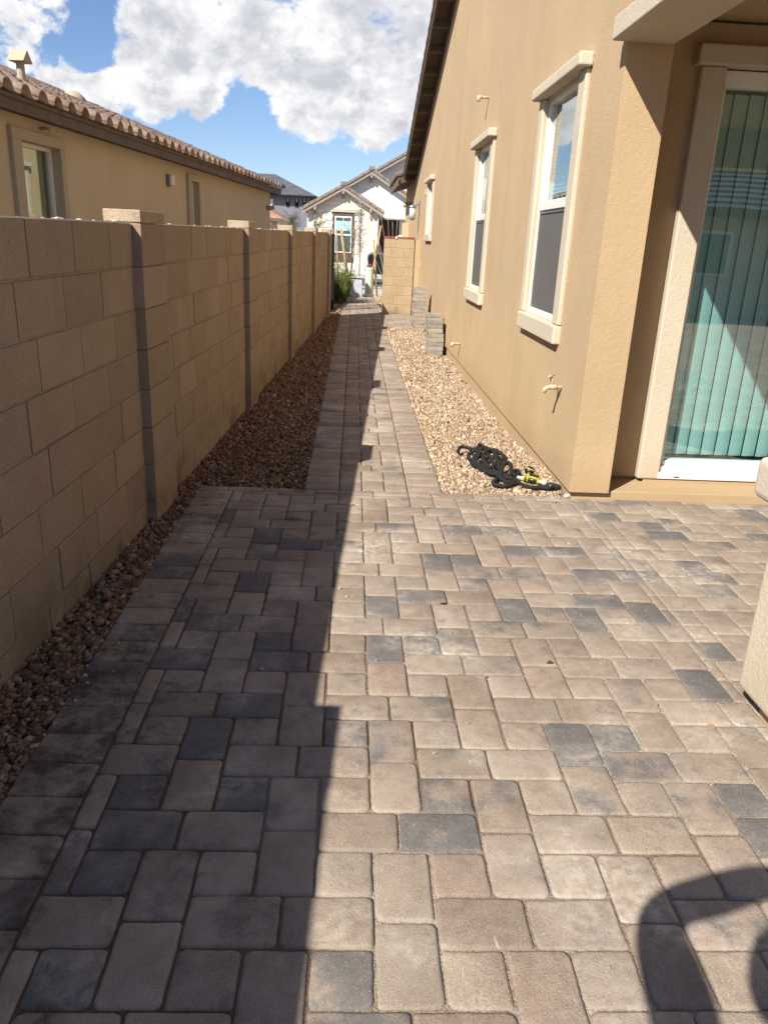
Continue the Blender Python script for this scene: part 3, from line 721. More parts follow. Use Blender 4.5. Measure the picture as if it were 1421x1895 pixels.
    for k in range(12):
        tb = MB().tube([(.86, 18.6+k*.3, 2.80), (1.5, 18.6+k*.3, 2.99)], .065, 8, (.17, .125, .105, 1)); tb.build('eave_tile', 'rooftile', h, smooth=True)
    # wall fittings
    def stub(name, y, z, ln, r=.013):
        mb = MB().tube([(HX+.01, y, z), (HX-ln, y, z)], r, 10); mb.tube([(HX-ln+.035, y, z), (HX-ln-.006, y, z)], r*1.35, 10); mb.tube([(HX-ln, y, z+.012), (HX-ln, y, z-.04)], r*1.35, 10); return mb.build(name, 'pipe_paint', h, smooth=True)
    stub('drain_pipe', 8.70, 2.82, .105); stub('drain_pipe', 9.42, .275, .10)
    mb = MB().tube([(HX+.01, 4.73, .595), (HX-.07, 4.73, .595)], .011, 10); mb.tube([(HX-.03, 4.73, .595), (HX-.075, 4.73, .595)], .017, 8); mb.tube([(HX-.065, 4.73, .60), (HX-.10, 4.73, .585), (HX-.115, 4.73, .56)], [.014, .014, .016], 10)
    mb.tube([(HX-.06, 4.73, .60), (HX-.075, 4.73, .655)], .008, 8); mb.tube([(HX-.055, 4.745, .665), (HX-.10, 4.70, .66)], .006, 8); mb.build('hose_bib', 'pipe_paint', h, smooth=True)
    # lantern
    ly_, lz_ = 16.95, 2.06
    ln = MB().box(HX-.02, HX, ly_-.05, ly_+.05, lz_-.10, lz_+.16).tube([(HX, ly_, lz_+.06), (HX-.09, ly_, lz_+.10), (HX-.15, ly_, lz_+.07)], .012, 8); ln.lathe([(.02, .085), (.075, .055), (.085, .03), (.07, .03)], 14, (HX-.15, ly_, lz_)); ln.lathe([(.07, -.20), (.07, -.18), (.02, -.22)], 14, (HX-.15, ly_, lz_))
    L1 = ln.build('wall_lantern', 'grey_metal', h, smooth=False); MB().lathe([(.062, -.18), (.062, .03)], 14, (HX-.15, ly_, lz_)).build('lamp_glass', 'lamp_glass', L1, smooth=True)
    bx('meter_box', 'pipe_paint', h, HX-.16, HX, 20.0, 20.4, .9, 1.85, .01); MB().tube([(HX, 19.6, 2.25), (HX-.14, 19.6, 2.25), (HX-.20, 19.6, 2.22)], .055, 10).build('vent_elbow', 'pipe_paint', h, smooth=True)
    bx('outlet_plate', 'pipe_paint', h, HX-.012, HX, 16.2, 16.28, .95, 1.08)
    MB().box(1.29, 1.31, 15.6, 15.75, 2.26, 2.36).build('wall_vent', 'pipe_paint', h)
make_house()

# ------------------------------------------------------------------ block pier beside the house
def make_pier():
    p = thing('block_pier', 'short tan block pier with red brick cap standing beside the house', 'pier', (.895, 16.45, 0))
    x0, x1, y0, y1 = .592, 1.197, 16.35, 16.75; hc = .184; zt = 1.47
    MB().box(x0+.006, x1-.006, y0+.006, y1-.006, -.1, zt-.005).build('mortar', 'mortar', p)
    for r in range(9):
        z1 = zt-r*hc-.002; z0 = zt-(r+1)*hc+.002
        cuts = [x0, x0+.225, x1] if r % 2 == 0 else [x0, x0+.16, x0+.40, x1]
        for a, b in zip(cuts[:-1], cuts[1:]):
            m = MB(); k = rb.uniform(.95, 1.05); block_geo(m, a+.004, b-.004, y0, y1, z0+.002, z1-.002, (.43*k, .325*k, .205*k, 1), .003); m.build('block', 'block', p)
    for a, b in ((x0-.006, x0+.23), (x0+.236, x1+.006)): MB().box(a, b, y0-.012, y1+.012, zt+.001, zt+.034).build('cap_brick', 'cap_brick', p, bevel=.004)
    mb = MB().box(x0+.215, x0+.25, y0-.016, y0+.02, zt-.01, zt+.037); mb.box(x0+.26, x0+.36, y0+.06, y0+.12, zt+.035, zt+.055); mb.build('mortar_dab', 'mortar_white', p)
    bx('gap_filler', 'stucco_tan', p, x1+.016, HX-.001, 16.36, 16.6, -.1, 1.465)
make_pier()

# ------------------------------------------------------------------ spare pavers stacked by the wall
ORD = ['topmost', 'second', 'third', 'fourth', 'fifth', 'sixth', 'seventh', 'eighth', 'ninth', 'tenth', 'eleventh', 'twelfth']
def make_stacks():
    def one(label, x0, x1, y0, y1, z, hgt, g, k):
        mb = MB(); cx, cy = (x0+x1)/2, (y0+y1)/2
        r2 = random.Random(int(1000*(x0+y0*7+z*13))); out = []
        c = r2.choice([(.36, .315, .265), (.39, .34, .28), (.31, .28, .25), (.41, .355, .285)])
        w, h_ = x1-x0, y1-y0; b = .006; vs = []; rot = r2.uniform(-.05, .05)
        for zz, i in ((0, b), (b, 0), (hgt-b, 0), (hgt, b)):
            for sx, sy in ((-1, -1), (1, -1), (1, 1), (-1, 1)):
                X, Y = sx*(w/2-i), sy*(h_/2-i); vs.append((X*math.cos(rot)-Y*math.sin(rot), X*math.sin(rot)+Y*math.cos(rot), zz))
        fs = [(0, 3, 2, 1), (12, 13, 14, 15)]+[(r*4+i, r*4+(i+1) % 4, r*4+4+(i+1) % 4, r*4+4+i) for r in range(3) for i in range(4)]
        mb.add(vs, fs, (*c, .05), .0001); o = mb.build('paver_brick', 'paver'); o.location = (cx+r2.uniform(-.007, .007), cy+r2.uniform(-.004, .004), z)
        tag(o, label, 'paver', g)
    z0 = float(right_z(np.array(1.15), np.array(11.0)))+.004; t = .061
    for c in range(3):
        for l in range(8 if c < 2 else 9):
            if c == 0 and l > 7: continue
            off = .012 if l < 5 else -.008
            one(ORD[(8 if c < 2 else 9)-1-l]+' grey paver from the top, '+['patio side', 'middle', 'street side'][c]+' column of the shorter stack', 1.055+off, 1.265+off, 10.95+c*.150, 11.09+c*.150, z0+l*(t+.0004), t, 'pavers in the shorter stack', 0)
    z0 = -.012
    for c in range(2):
        for l in range(12-c):
            off = .01*math.sin(l*2.1+c)
            one(ORD[11-c-l]+' grey paver from the top, '+['patio side', 'street side'][c]+' column of the taller stack', .985+off+.02, 1.195+off+.02, 13.25+c*.15, 13.39+c*.15, z0+l*(t+.0004), t, 'pavers in the taller stack', 1)
make_stacks()

# ------------------------------------------------------------------ hose on the gravel
def make_hose():
    r = .0138
    def P(px, py, z): g = gnd(830+px*.16186, 800+py*.16186, 0); return Vector((g[0], g[1], z-.005))
    ctl = [(105, 245, .02), (130, 215, .035), (190, 225, .04), (260, 240, .035), (320, 250, .05), (350, 225, .06), (400, 245, .05), (470, 255, .04), (440, 300, .035), (380, 270, .06), (320, 320, .06), (270, 360, .03), (225, 320, .02), (230, 290, .03), (290, 280, .05), (350, 300, .07), (330, 360, .06), (280, 390, .03),
           (340, 350, .05), (420, 330, .06), (480, 380, .05), (510, 430, .03), (450, 430, .03), (390, 390, .05), (400, 340, .07), (460, 300, .06), (520, 300, .05), (560, 340, .04), (610, 350, .03), (650, 345, .03), (620, 325, .04), (560, 310, .06), (500, 290, .06), (520, 340, .06), (550, 390, .04), (570, 450, .03), (585, 500, .04), (545, 560, .02), (505, 605, .018),
           (560, 630, .018), (650, 640, .018), (730, 620, .018), (725, 595, .02), (650, 590, .02), (580, 560, .035), (600, 500, .045), (620, 450, .05), (670, 430, .055), (705, 460, .05), (710, 510, .04), (750, 530, .03), (800, 515, .03), (770, 495, .04), (720, 520, .04), (680, 545, .03), (620, 530, .03), (540, 520, .03), (480, 500, .02), (400, 460, .018), (330, 420, .018), (260, 385, .02), (300, 400, .035), (380, 430, .03), (470, 480, .025), (560, 510, .035),
           (660, 560, .03), (750, 570, .025), (800, 600, .018), (870, 640, .018), (960, 655, .018), (1060, 655, .018), (1140, 665, .02), (1200, 650, .025)]
    pts = [P(*c) for c in ctl]
    crv = []
    for i in range(len(pts)-1):
        p0, p1, p2, p3 = pts[max(i-1, 0)], pts[i], pts[i+1], pts[min(i+2, len(pts)-1)]
        for k in range(5):
            t = k/5; crv.append(.5*((2*p1)+(-p0+p2)*t+(2*p0-5*p1+4*p2-p3)*t*t+(-p0+3*p1-3*p2+p3)*t**3))
    crv.append(pts[-1])
    rr = [r*(1+.12*math.sin(i*1.9)+random.uniform(-.06, .06)) for i in range(len(crv))]
    h = thing('garden_hose', 'tangled black fabric garden hose with yellow spray nozzle lying on gravel', 'hose', tuple(crv[0]))
    MB().tube(crv, rr, 9).build('hose_tube', 'hose_black', h, smooth=True)
    a, b = P(780, 555, .03), P(1110, 625, .03); d = (b-a)
    MB().tube([a, a+d*.16], .010, 10).tube([a+d*.16, a+d*.22], .014, 10).build('hose_coupling', 'brass_pale', h, smooth=True)
    nz = MB().tube([a+d*.22, a+d*.30, a+d*.5, a+d*.72], [.013, .017, .019, .014], 12).build('nozzle_body', 'nozzle_black', h, smooth=True)
    mb = MB()
    for f in (.24, .36, .71): mb.tube([a+d*f, a+d*(f+.035)], .0205, 12)
    for s in (-1, 1):
        n = Vector((-d.y, d.x, 0)).normalized()*.012*s; mb.tube([a+d*.3+n+Vector((0, 0, .014)), a+d*.5+n*.5+Vector((0, 0, .019)), a+d*.7+n+Vector((0, 0, .013))], .004, 8)
    mb.build('nozzle_grip', 'nozzle_yellow', nz, smooth=True)
    hd = P(915, 515, .05); MB().sphere(hd, .033, n=12, sc=(1, 1, .9)).build('nozzle_head', 'nozzle_black', h, smooth=True)
    up = Vector((.35, .25, .9)).normalized(); ring = []
    for k in range(17): a2 = 2*math.pi*k/16; u = up.orthogonal().normalized(); w = up.cross(u); ring.append(hd+up*.008+(u*math.cos(a2)+w*math.sin(a2))*.034)
    MB().tube(ring, .004, 6).tube([hd+Vector((0, 0, -.01)), a+d*.34], .011, 8).build('nozzle_collar', 'nozzle_yellow', h, smooth=True)
    MB().tube([a+d*.74, a+d*.86], .010, 10).tube([a+d*.86, a+d*1.0], .016, 6).build('tap_connector', 'brass_pale', h, smooth=True)
    e = P(1110, 640, .022); f = P(1285, 660, .022); MB().tube([e, e.lerp(f, .3), e.lerp(f, .7), f], [.016, .023, .02, .006], 10).build('hose_end', 'nozzle_black', h, smooth=True)
make_hose()

# ------------------------------------------------------------------ neighbour's house on the left
def s_tile_mesh(w, l, col, t=.012):
    prof = []
    for i in range(9):
        a = math.pi*(1-i/8); prof.append((w*.29+w*.29*math.cos(a), .002+.085*math.sin(a)))
    prof += [(w*.72, -.012), (w*.88, -.012), (w*1.0, .004)]
    n = len(prof); vs = []
    for j, (yy, dz) in enumerate(((0, .03), (l, .0))):
        vs += [(x, yy, z+dz) for x, z in prof]+[(x, yy, z+dz-t) for x, z in prof]
    m = 2*n; fs = []
    for i in range(n-1):
        fs += [(i, i+1, m+i+1, m+i), (n+i+1, n+i, m+n+i, m+n+i+1), (i+1, i, n+i, n+i+1)]
    return vs, fs
def make_neighbour():
    h = thing('neighbour_house', 'beige stucco house with barrel tile roof behind the block wall', 'house', (-3.85, 0, 0), (0, 0, -math.atan2(.098, .995)))
    SE = 19.18; S0 = 1.0
    def b(name, m, *a, bevel=0.0): return bx(name, m, h, *a, bevel=bevel, local=True)
    wins = [(7.85, 8.62, 1.05, 2.125, .165), (13.02, 13.42, 1.0, 2.15, .15)]
    mb = MB(); ys = sorted([S0, SE]+[w[0] for w in wins]+[w[1] for w in wins])
    for a, c in zip(ys[:-1], ys[1:]):
        hole = [w for w in wins if w[0] <= a+1e-6 and c <= w[1]+1e-6]
        for z0, z1 in ([(-.2, hole[0][2]), (hole[0][3], 2.6)] if hole else [(-.2, 2.6)]): mb.quad((0, c, z0), (0, a, z0), (0, a, z1), (0, c, z1))
    mb.quad((0, SE, -.2), (-7, SE, -.2), (-7, SE, 2.6), (0, SE, 2.6)); mb.quad((0, S0, -.2), (-7, S0, -.2), (-7, S0, 2.6), (0, S0, 2.6)); mb.quad((-7, S0, -.2), (-7, SE, -.2), (-7, SE, 2.6), (-7, S0, 2.6))
    mb.build('wall', 'stucco_neighbour', h, local=True)
    for y0, y1, z0, z1, t in wins:
        m = MB(); X = -.075; f = .035
        m.box(X-.03, X+.02, y0, y1, z1-f, z1); m.box(X-.03, X+.02, y0, y1, z0, z0+f); m.box(X-.03, X+.02, y0, y0+f, z0+f, z1-f); m.box(X-.03, X+.02, y1-f, y1, z0+f, z1-f)
        w = m.build('window', 'vinyl_white', h, local=True)
        MB().box(X-.012, X-.008, y0+f-.004, y1-f+.004, z0+f, z1-f).build('pane', 'window_glass', w, local=True)
        MB().box(X-.045, X-.035, y0, y1-(.10 if y0 < 10 else .2), z0, z1).build('reflection_sheet', 'reflection_olive', w, local=True)  # sheet behind the glass, painted as the reflection of the sunlit wall
        MB().box(X-.5, X-.45, y0-.3, y1+.3, z0-.2, z1+.2).build('room_dark', 'dark_room', w, local=True)
        rv = MB()
        for q in (((0, y1, z0), (0, y1, z1), (X-.03, y1, z1), (X-.03, y1, z0)), ((0, y0, z0), (0, y0, z1), (X-.03, y0, z1), (X-.03, y0, z0)), ((0, y0, z1), (0, y1, z1), (X-.03, y1, z1), (X-.03, y0, z1)), ((0, y0, z0), (0, y1, z0), (X-.03, y1, z0), (X-.03, y0, z0))): rv.quad(*q)
        rv.build('reveal', 'stucco_neighbour_trim', w, local=True)
        for a in ((y0-t, y1+t*.6, z1, z1+.10), (y0-t, y0, z0-.1, z1), (y1, y1+t*.6, z0-.1, z1)): b('window_trim', 'stucco_neighbour_trim', -.002, .045, *a, bevel=.006)
    # eave
    EX = .20; m_ = .360; EZ = 2.41
    b('fascia', 'fascia_brown', EX-.03, EX, S0, SE+.30, 2.31, 2.40); b('fascia_upper', 'fascia_brown', EX-.03, EX+.018, S0, SE+.318, 2.401, 2.432)
    b('fascia_end', 'fascia_brown', -6.9, EX-.031, SE+.27, SE+.30, 2.31, 2.43); b('soffit', 'soffit_brown', -.3, EX-.031, S0, SE+.269, 2.335, 2.345)
    D = 3.7; rx = EX+.05-D; rz = EZ+m_*D; ye = SE+.34
    rf = MB(); rf.poly([(EX+.02, S0, EZ), (EX+.02, ye, EZ), (rx, ye-D, rz), (rx, S0, rz)]); rf.poly([(EX+.02, ye, EZ), (rx-D, ye, EZ), (rx, ye-D, rz)]); rf.poly([(rx-D, ye, EZ), (rx-D, S0, EZ), (rx, S0, rz), (rx, ye-D, rz)])
    roof = rf.build('roof', 'fascia_brown', h, local=True)
    pit, ex = .30, .36; cols = [(.47, .335, .245, 1), (.52, .39, .295, 1), (.40, .27, .20, 1), (.55, .43, .33, 1), (.45, .31, .235, 1)]
    rt = random.Random(3); meshes = []
    ang = math.atan(m_); ca, sa = math.cos(ang), math.sin(ang)
    vs0, fs0 = s_tile_mesh(pit, ex*1.15, None)
    def xf(v, s, up):           # tile local: x along the eave, y up the slope
        return (EX+.06-(v[1]+up)*ca - v[2]*sa*0 + v[2]*0, s+v[0], EZ+.02+(v[1]+up)*sa+v[2]*ca)
    for c in cols:
        mb = MB(); mb.add([xf(v, 0, 0) for v in vs0], fs0, c); meshes.append(mb.mesh('roof_tile', 'rooftile', True))
    rest = MB(); nrow = int(D/ca/ex)+1; cnt = 0
    for r in range(nrow):
        s = 6.0-.0
        while s < ye-.25:
            up = r*ex
            if s+.3 < ye-up*ca:
                if r < 6 and cnt < 290:
                    o = link('roof_tile', rt.choice(meshes), roof, True); o.location = (-up*ca+rt.uniform(-.006, .006), s, up*sa+rt.uniform(-.003, .003)); cnt += 1
                else: rest.add([xf(v, s, up) for v in vs0], fs0, rt.choice(cols))
            s += pit
    o = rest.build('tile_field', 'rooftile', roof, smooth=True, local=True); o['kind'] = 'stuff'
    # ridge and hip caps
    cap = MB(); prof = [(.12*math.cos(math.pi*i/8), .085*math.sin(math.pi*i/8)) for i in range(9)]
    for c in cols[:3]: pass
    def capmesh(col):
        mb = MB(); vs = []
        for yy, k in ((0, 1.0), (.46, .9)): vs += [(x*k, yy, z*k+(.02 if yy == 0 else 0)) for x, z in prof]
        n = 9; mb.add(vs, [(i+1, i, n+i, n+i+1) for i in range(n-1)]+[tuple(range(n))], col); return mb.mesh('ridge_cap', 'rooftile', True)
    cms = [capmesh(c) for c in cols]
    s = 5.0
    while s < ye-D: o = link('ridge_cap', rt.choice(cms), roof, True); o.location = (rx, s, rz+.005); s += .40
    L = math.sqrt(2*D*D+(m_*D)**2); k = 0.0
    dirv = Vector((-D, -D, m_*D)).normalized()
    while k < L-.2:
        o = link('ridge_cap', rt.choice(cms), roof, True); p = Vector((EX+.03, ye, EZ+.03))+dirv*k; o.location = p; o.rotation_mode = 'QUATERNION'; o.rotation_quaternion = dirv.to_track_quat('Y', 'Z'); k += .40
    # vent pipe and low vent on the roof, lights and pipe stubs
    vx, vs_ = EX+.05-1.0, 9.55; vz = EZ+m_*1.0
    v = MB().lathe([(.10, -.05), (.055, .10), (.055, .11)], 14, (vx, vs_, vz)); v.lathe([(.042, .1), (.042, .30)], 14, (vx, vs_, vz)).build('vent_pipe', 'stucco_neighbour_trim', h, smooth=False, local=True)
    vc = MB(); w_ = .105; zt = vz+.28
    vc.extrude([(vx, vs_-w_, zt), (vx, vs_+w_, zt), (vx, vs_, zt+.12)], (0.001, 0, 0)); vc = MB(); vc.add([(vx-.09, vs_-w_, zt), (vx+.09, vs_-w_, zt), (vx+.09, vs_+w_, zt), (vx-.09, vs_+w_, zt), (vx-.09, vs_, zt+.12), (vx+.09, vs_, zt+.12)], [(0, 3, 2, 1), (0, 1, 5, 4), (2, 3, 4, 5), (1, 2, 5), (3, 0, 4)]); vc.build('vent_hood', 'stucco_neighbour_trim', h, local=True)
    MB().sphere((EX+.05-2.4, 18.0-4.0, EZ+m_*2.4), .22, n=10, sc=(1, 1, .9)).build('roof_vent', 'stucco_neighbour_trim', h, smooth=True, local=True)
    MB().tube([(0, 8.31, 2.275), (.10, 8.31, 2.275), (.10, 8.31, 2.235)], .014, 8).build('drain_pipe', 'pipe_paint', h, smooth=True, local=True)
    b('wall_light', 'grey_metal', 0, .05, 11.94, 12.04, 2.0, 2.16); MB().tube([(.06, 11.99, 2.02), (.06, 11.99, 2.14)], .045, 10).build('wall_light_shade', 'lamp_glass', h, local=True)
    MB().tube([(0, 18.83, 2.0), (.10, 18.83, 2.0), (.16, 18.83, 2.03)], .05, 8).build('vent_elbow', 'stucco_neighbour_trim', h, smooth=True, local=True)
make_neighbour()

# ------------------------------------------------------------------ houses across the street
def make_white_house():
    Y = 45.0; zg = -.42
    h = thing('white_house', 'white stucco house with stone front gable and brown tile roof across the street', 'house', (-.7, Y, zg))
    ax, az = -.70, 4.0                                   # apex of the small front gable
    xl, xr, ez = -2.63, 1.25, 2.62
    MB().extrude([(xl, Y, zg), (xr, Y, zg), (xr, Y, 2.86), (ax, Y, az), (xl, Y, 2.86)], (0, 5, 0)).build('front_wing', 'stucco_white', h)
    rs = random.Random(4); st = MB(); z = zg+.42
    def top(x): return az-abs(x-ax)*.59-.02
    while z < 3.9:
        hh = rs.uniform(.14, .24); x = xl+.02
        while x < xr-.05:
            w = rs.uniform(.22, .6); x1 = min(x+w, xr-.02); zt = min(z+hh-.006, top(x), top(x1))
            inwin = x1 > -1.26 and x < -.08 and z < 2.85
            if zt-z > .05 and not inwin:
                k = rs.uniform(.9, 1.05); c = rs.choice([(.74, .68, .58), (.78, .72, .63), (.71, .63, .52)]); st.box(x, x1-.007, Y-rs.uniform(.03, .045), Y-.001, z, zt, (c[0]*k, c[1]*k, c[2]*k, 1))
            x = x1
        z += hh
    o = st.build('stone_veneer', 'stone_veneer', h); o['kind'] = 'stuff'
    bx('base_band', 'stucco_white', h, xl-.03, xr+.03, Y-.08, Y-.002, zg, zg+.62)
    # window
    bx('window_surround', 'brown_frame', h, -1.24, -.11, Y-.10, Y-.003, .22, 2.80)
    w = bx('window', 'vinyl_white', h, -1.13, -.20, Y-.14, Y-.101, .72, 2.60)
    for a, b in ((.78, 1.62), (1.70, 2.53)):
        pn = bx('pane', 'far_glass', w, -1.07, -.26, Y-.146, Y-.1405, a, b)
        if b > 2: bx('blind', 'far_blind', w, -1.06, -.27, Y-.152, Y-.1465, 1.86, 2.36)
    bx('muntin', 'vinyl_white', w, -.68, -.65, Y-.158, Y-.1525, 1.70, 2.53); bx('window_lintel', 'stucco_trim', h, -1.37, .04, Y-.16, Y-.003, 2.81, 2.90)
    def gable(y, ax, az, xl, xr, m, ov, depth, wallm):
        mb = MB(); g = []
        for sgn, xe in ((-1, xl), (1, xr)):
            ze = az-m*abs(xe-ax)
            mb = MB(); mb.extrude([(ax, y-ov, az), (xe, y-ov, ze), (xe, y-ov, ze+.12), (ax, y-ov, az+.12)], (0, depth, 0)); mb.build('roof', 'roof_brown', h)
            mb = MB(); mb.extrude([(ax, y-ov-.04, az-.12), (xe, y-ov-.04, ze-.12), (xe, y-ov-.04, ze+.02), (ax, y-ov-.04, az+.02)], (0, .039, 0)); mb.build('rake_fascia', 'taupe', h)
            n = int(abs(xe-ax)/.36)+1
            for k in range(n):
                x0 = ax+sgn*k*.36; x1 = ax+sgn*min((k+1)*.36, abs(xe-ax)+.05)
                if sgn*(x1-x0) < .05: continue
                za, zb = az-m*abs(x0-ax)+.05, az-m*abs(x1-ax)+.05
                mb = MB(); mb.extrude([(x0, y-ov-.09, za), (x1-sgn*.018, y-ov-.09, zb), (x1-sgn*.018, y-ov-.09, zb+.20), (x0, y-ov-.09, za+.175)], (0, .3, 0)); mb.build('rake_tile', 'roof_brown', h, bevel=.02)
        MB().box(ax-.16, ax+.16, y-ov-.13, y-ov+.25, az+.10, az+.30).build('ridge_cap', 'roof_brown', h, bevel=.03)
        def br(x, zt):
            bx('bracket', 'taupe', h, x-.06, x+.06, y-ov-.02, y, zt-.30, zt-.12); bx('bracket', 'taupe', h, x-.05, x+.05, y-.16, y-.061, zt-.62, zt-.301)
        br(ax, az)
        return br
    br = gable(Y, ax, 4.02, -2.86, 1.50, .575, .40, 5, None)
    for x in (-2.2, .80): br(x, 4.02-.575*abs(x-ax))
    # larger white gable behind, porch opening under it
    y2 = 47.2; k = y2/45
    a2, z2 = .777*k, 1.4+(4.86-1.4)*k
    MB().extrude([(-1.6, y2, 2.0), (1.27*k, y2, 2.0), (1.27*k, y2, 2.68), (4.2, y2, 2.68), (4.2, y2, z2-.6*abs(4.2-a2)+.2), (a2, y2, z2), (-1.6, y2, z2-.6*(a2+1.6))], (0, .3, 0)).build('upper_gable', 'stucco_white', h)
    br = gable(y2, a2, z2, -1.7, 4.6, .585, .40, 6, None)
    bx('porch_soffit', 'taupe', h, 1.3, 4.2, y2-.1, y2+1.9, 2.60, 2.675); bx('porch_back', 'brown_frame', h, 1.26, 4.3, y2+2.0, y2+2.1, zg, 2.7); bx('porch_post', 'stucco_white', h, 2.55, 2.95, y2+.6, y2+1.0, zg, 2.599); bx('garage_side', 'stucco_white', h, 1.255, 1.30, 45.1, y2-.01, zg, 2.6)
    y3 = 50.0; k = y3/45; a3, z3 = 5.2, 7.6
    MB().extrude([(a3-4.2, y3, 3.0), (a3+5, y3, 3.0), (a3+5, y3, 4.4), (a3, y3, z3-.05), (a3-4.2, y3, z3-.05-4.2*.6)], (0, .3, 0)).build('main_gable', 'stucco_white', h)
    gable(y3, a3, z3, a3-4.6, a3+5.6, .585, .45, 7, None)
    bx('body', 'stucco_white', h, 1.6, 10, y3+.31, y3+6, zg, 4.2)
mat('roof_brown', plain((.235, .19, .165), .85, .2, var=.18, scale=3))
mat('taupe', plain((.33, .28, .225), .75, .2, var=.06))
mat('far_glass', plain((.06, .10, .10), .08, .6, var=.1))
mat('far_blind', plain((.36, .58, .56), .5, .4, var=.12, scale=5))
mat('slate_roof', plain((.10, .105, .12), .85, .2, var=.2, scale=1.5))
mat('clay_roof', plain((.36, .20, .145), .85, .2, var=.25, scale=4))
mat('teal_glass', plain((.25, .42, .45), .06, .6, var=.05))
make_white_house()
def make_far_houses():
    h = thing('slate_house', 'two-storey slate grey house with dark hip roof far behind the white house', 'house', (-9, 85, -.5))
    bx('wall', 'stucco_slate', h, -18, -4.97, 85, 97, -.5, 5.36); bx('corner_board', 'stucco_white', h, -8.72, -8.45, 84.93, 84.99, 2.4, 5.0)
    bx('eave_fascia', 'black_metal', h, -18.6, -3.95, 84.3, 84.4, 5.18, 5.42)
    MB().poly([(-18.6, 84.35, 5.42), (-3.95, 84.35, 5.42), (-8.8, 91, 7.75), (-15, 91, 7.75)]).poly([(-3.95, 84.35, 5.42), (-3.95, 97.6, 5.42), (-8.8, 91, 7.75)]).poly([(-18.6, 84.35, 5.4), (-3.95, 84.35, 5.4), (-3.95, 97.6, 5.4), (-18.6, 97.6, 5.4)]).build('roof', 'slate_roof', h)
    for x in (-6.94, -6.04, -5.27, -4.99-.0):
        if x > -5: continue
        w = bx('window', 'black_metal', h, x-.17, x+.17, 84.94, 84.999, 4.32, 5.30); bx('pane', 'teal_glass', w, x-.07, x+.07, 84.92, 84.939, 4.80, 5.22)
    h = thing('clay_roof_house', 'low house with red clay tile roof seen beyond the block wall', 'house', (-6, 43, -.4))
    bx('wall', 'stucco_neighbour', h, -11, -4.05, 43, 52, -.4, 2.30)
    MB().poly([(-11.4, 42.6, 2.28), (-3.7, 42.6, 2.28), (-6.6, 47.5, 3.75), (-8.5, 47.5, 3.75)]).poly([(-3.7, 42.6, 2.28), (-3.7, 52.4, 2.28), (-6.6, 47.5, 3.75)]).build('roof', 'clay_roof', h)
    bx('eave_fascia', 'fascia_brown', h, -11.4, -3.72, 42.55, 42.6, 2.14, 2.29)
    for k in range(3): bx('corbel', 'stucco_white', h, -4.9+k*.42, -4.75+k*.42, 42.8, 42.999, 1.95, 2.1)
make_far_houses()

# ------------------------------------------------------------------ truck on the street
def make_truck():
    t = thing('pickup_truck', 'black pickup truck parked on the street behind the block pier', 'truck', (3.3, 31.4, -.16))
    zs = -.16; y0, y1 = 30.5, 32.3
    body = [(.55, .42), (.50, .95), (.55, 1.10), (2.45, 1.12), (2.5, 1.12), (2.75, 1.78), (3.9, 1.80), (4.45, 1.16), (5.75, 1.02), (5.85, .75), (5.82, .40)]
    arch = []
    for cx in (4.95, 1.55):
        arch += [(cx+.46*math.cos(R(a)), .36+.46*math.sin(R(a))) for a in range(0, 181, 20)]
    prof = [(x, y0, z+zs) for x, z in body+arch]
    MB().extrude(prof, (0, y1-y0, 0)).build('body', 'black_paint', t, bevel=.03)
    for a, b, yy in ((2.72, 3.25, y0), (3.32, 4.15, y0)):
        MB().extrude([(a+.08, yy-.006, 1.2+zs), (b, yy-.006, 1.2+zs), (b-(.28 if b > 3.5 else 0), yy-.006, 1.70+zs), (a+.15, yy-.006, 1.70+zs)], (0, .005, 0)).build('side_window', 'far_glass', t)
    for cx in (1.55, 4.95):
        for yy in (y0+.02, y1-.27):
            mb = MB().tube([(cx, yy, .36+zs), (cx, yy+.25, .36+zs)], .37, 20); wl = mb.build('wheel', 'tire_rubber', t, smooth=False)
            MB().tube([(cx, yy-.012, .36+zs), (cx, yy+.02, .36+zs)], .21, 14).build('rim', 'chrome', wl)
    bx('tail_light', 'tail_red', t, .485, .60, y0-.01, y0+.06, .60+zs, .72+zs); bx('bumper', 'chrome', t, .40, .52, y0+.05, y1-.05, .46+zs, .62+zs, .02); bx('headlight', 'lamp_glass', t, 5.70, 5.87, y0-.01, y0+.2, .78+zs, .92+zs)
    for k in (0, 1): bx('door_handle', 'chrome', t, 2.85+k*.75, 3.0+k*.75, y0-.03, y0-.001, 1.02+zs, 1.05+zs)
    bx('bed_rail', 'grey_metal', t, .6, 2.4, y0+.02, y0+.08, 1.121+zs, 1.16+zs)
make_truck()

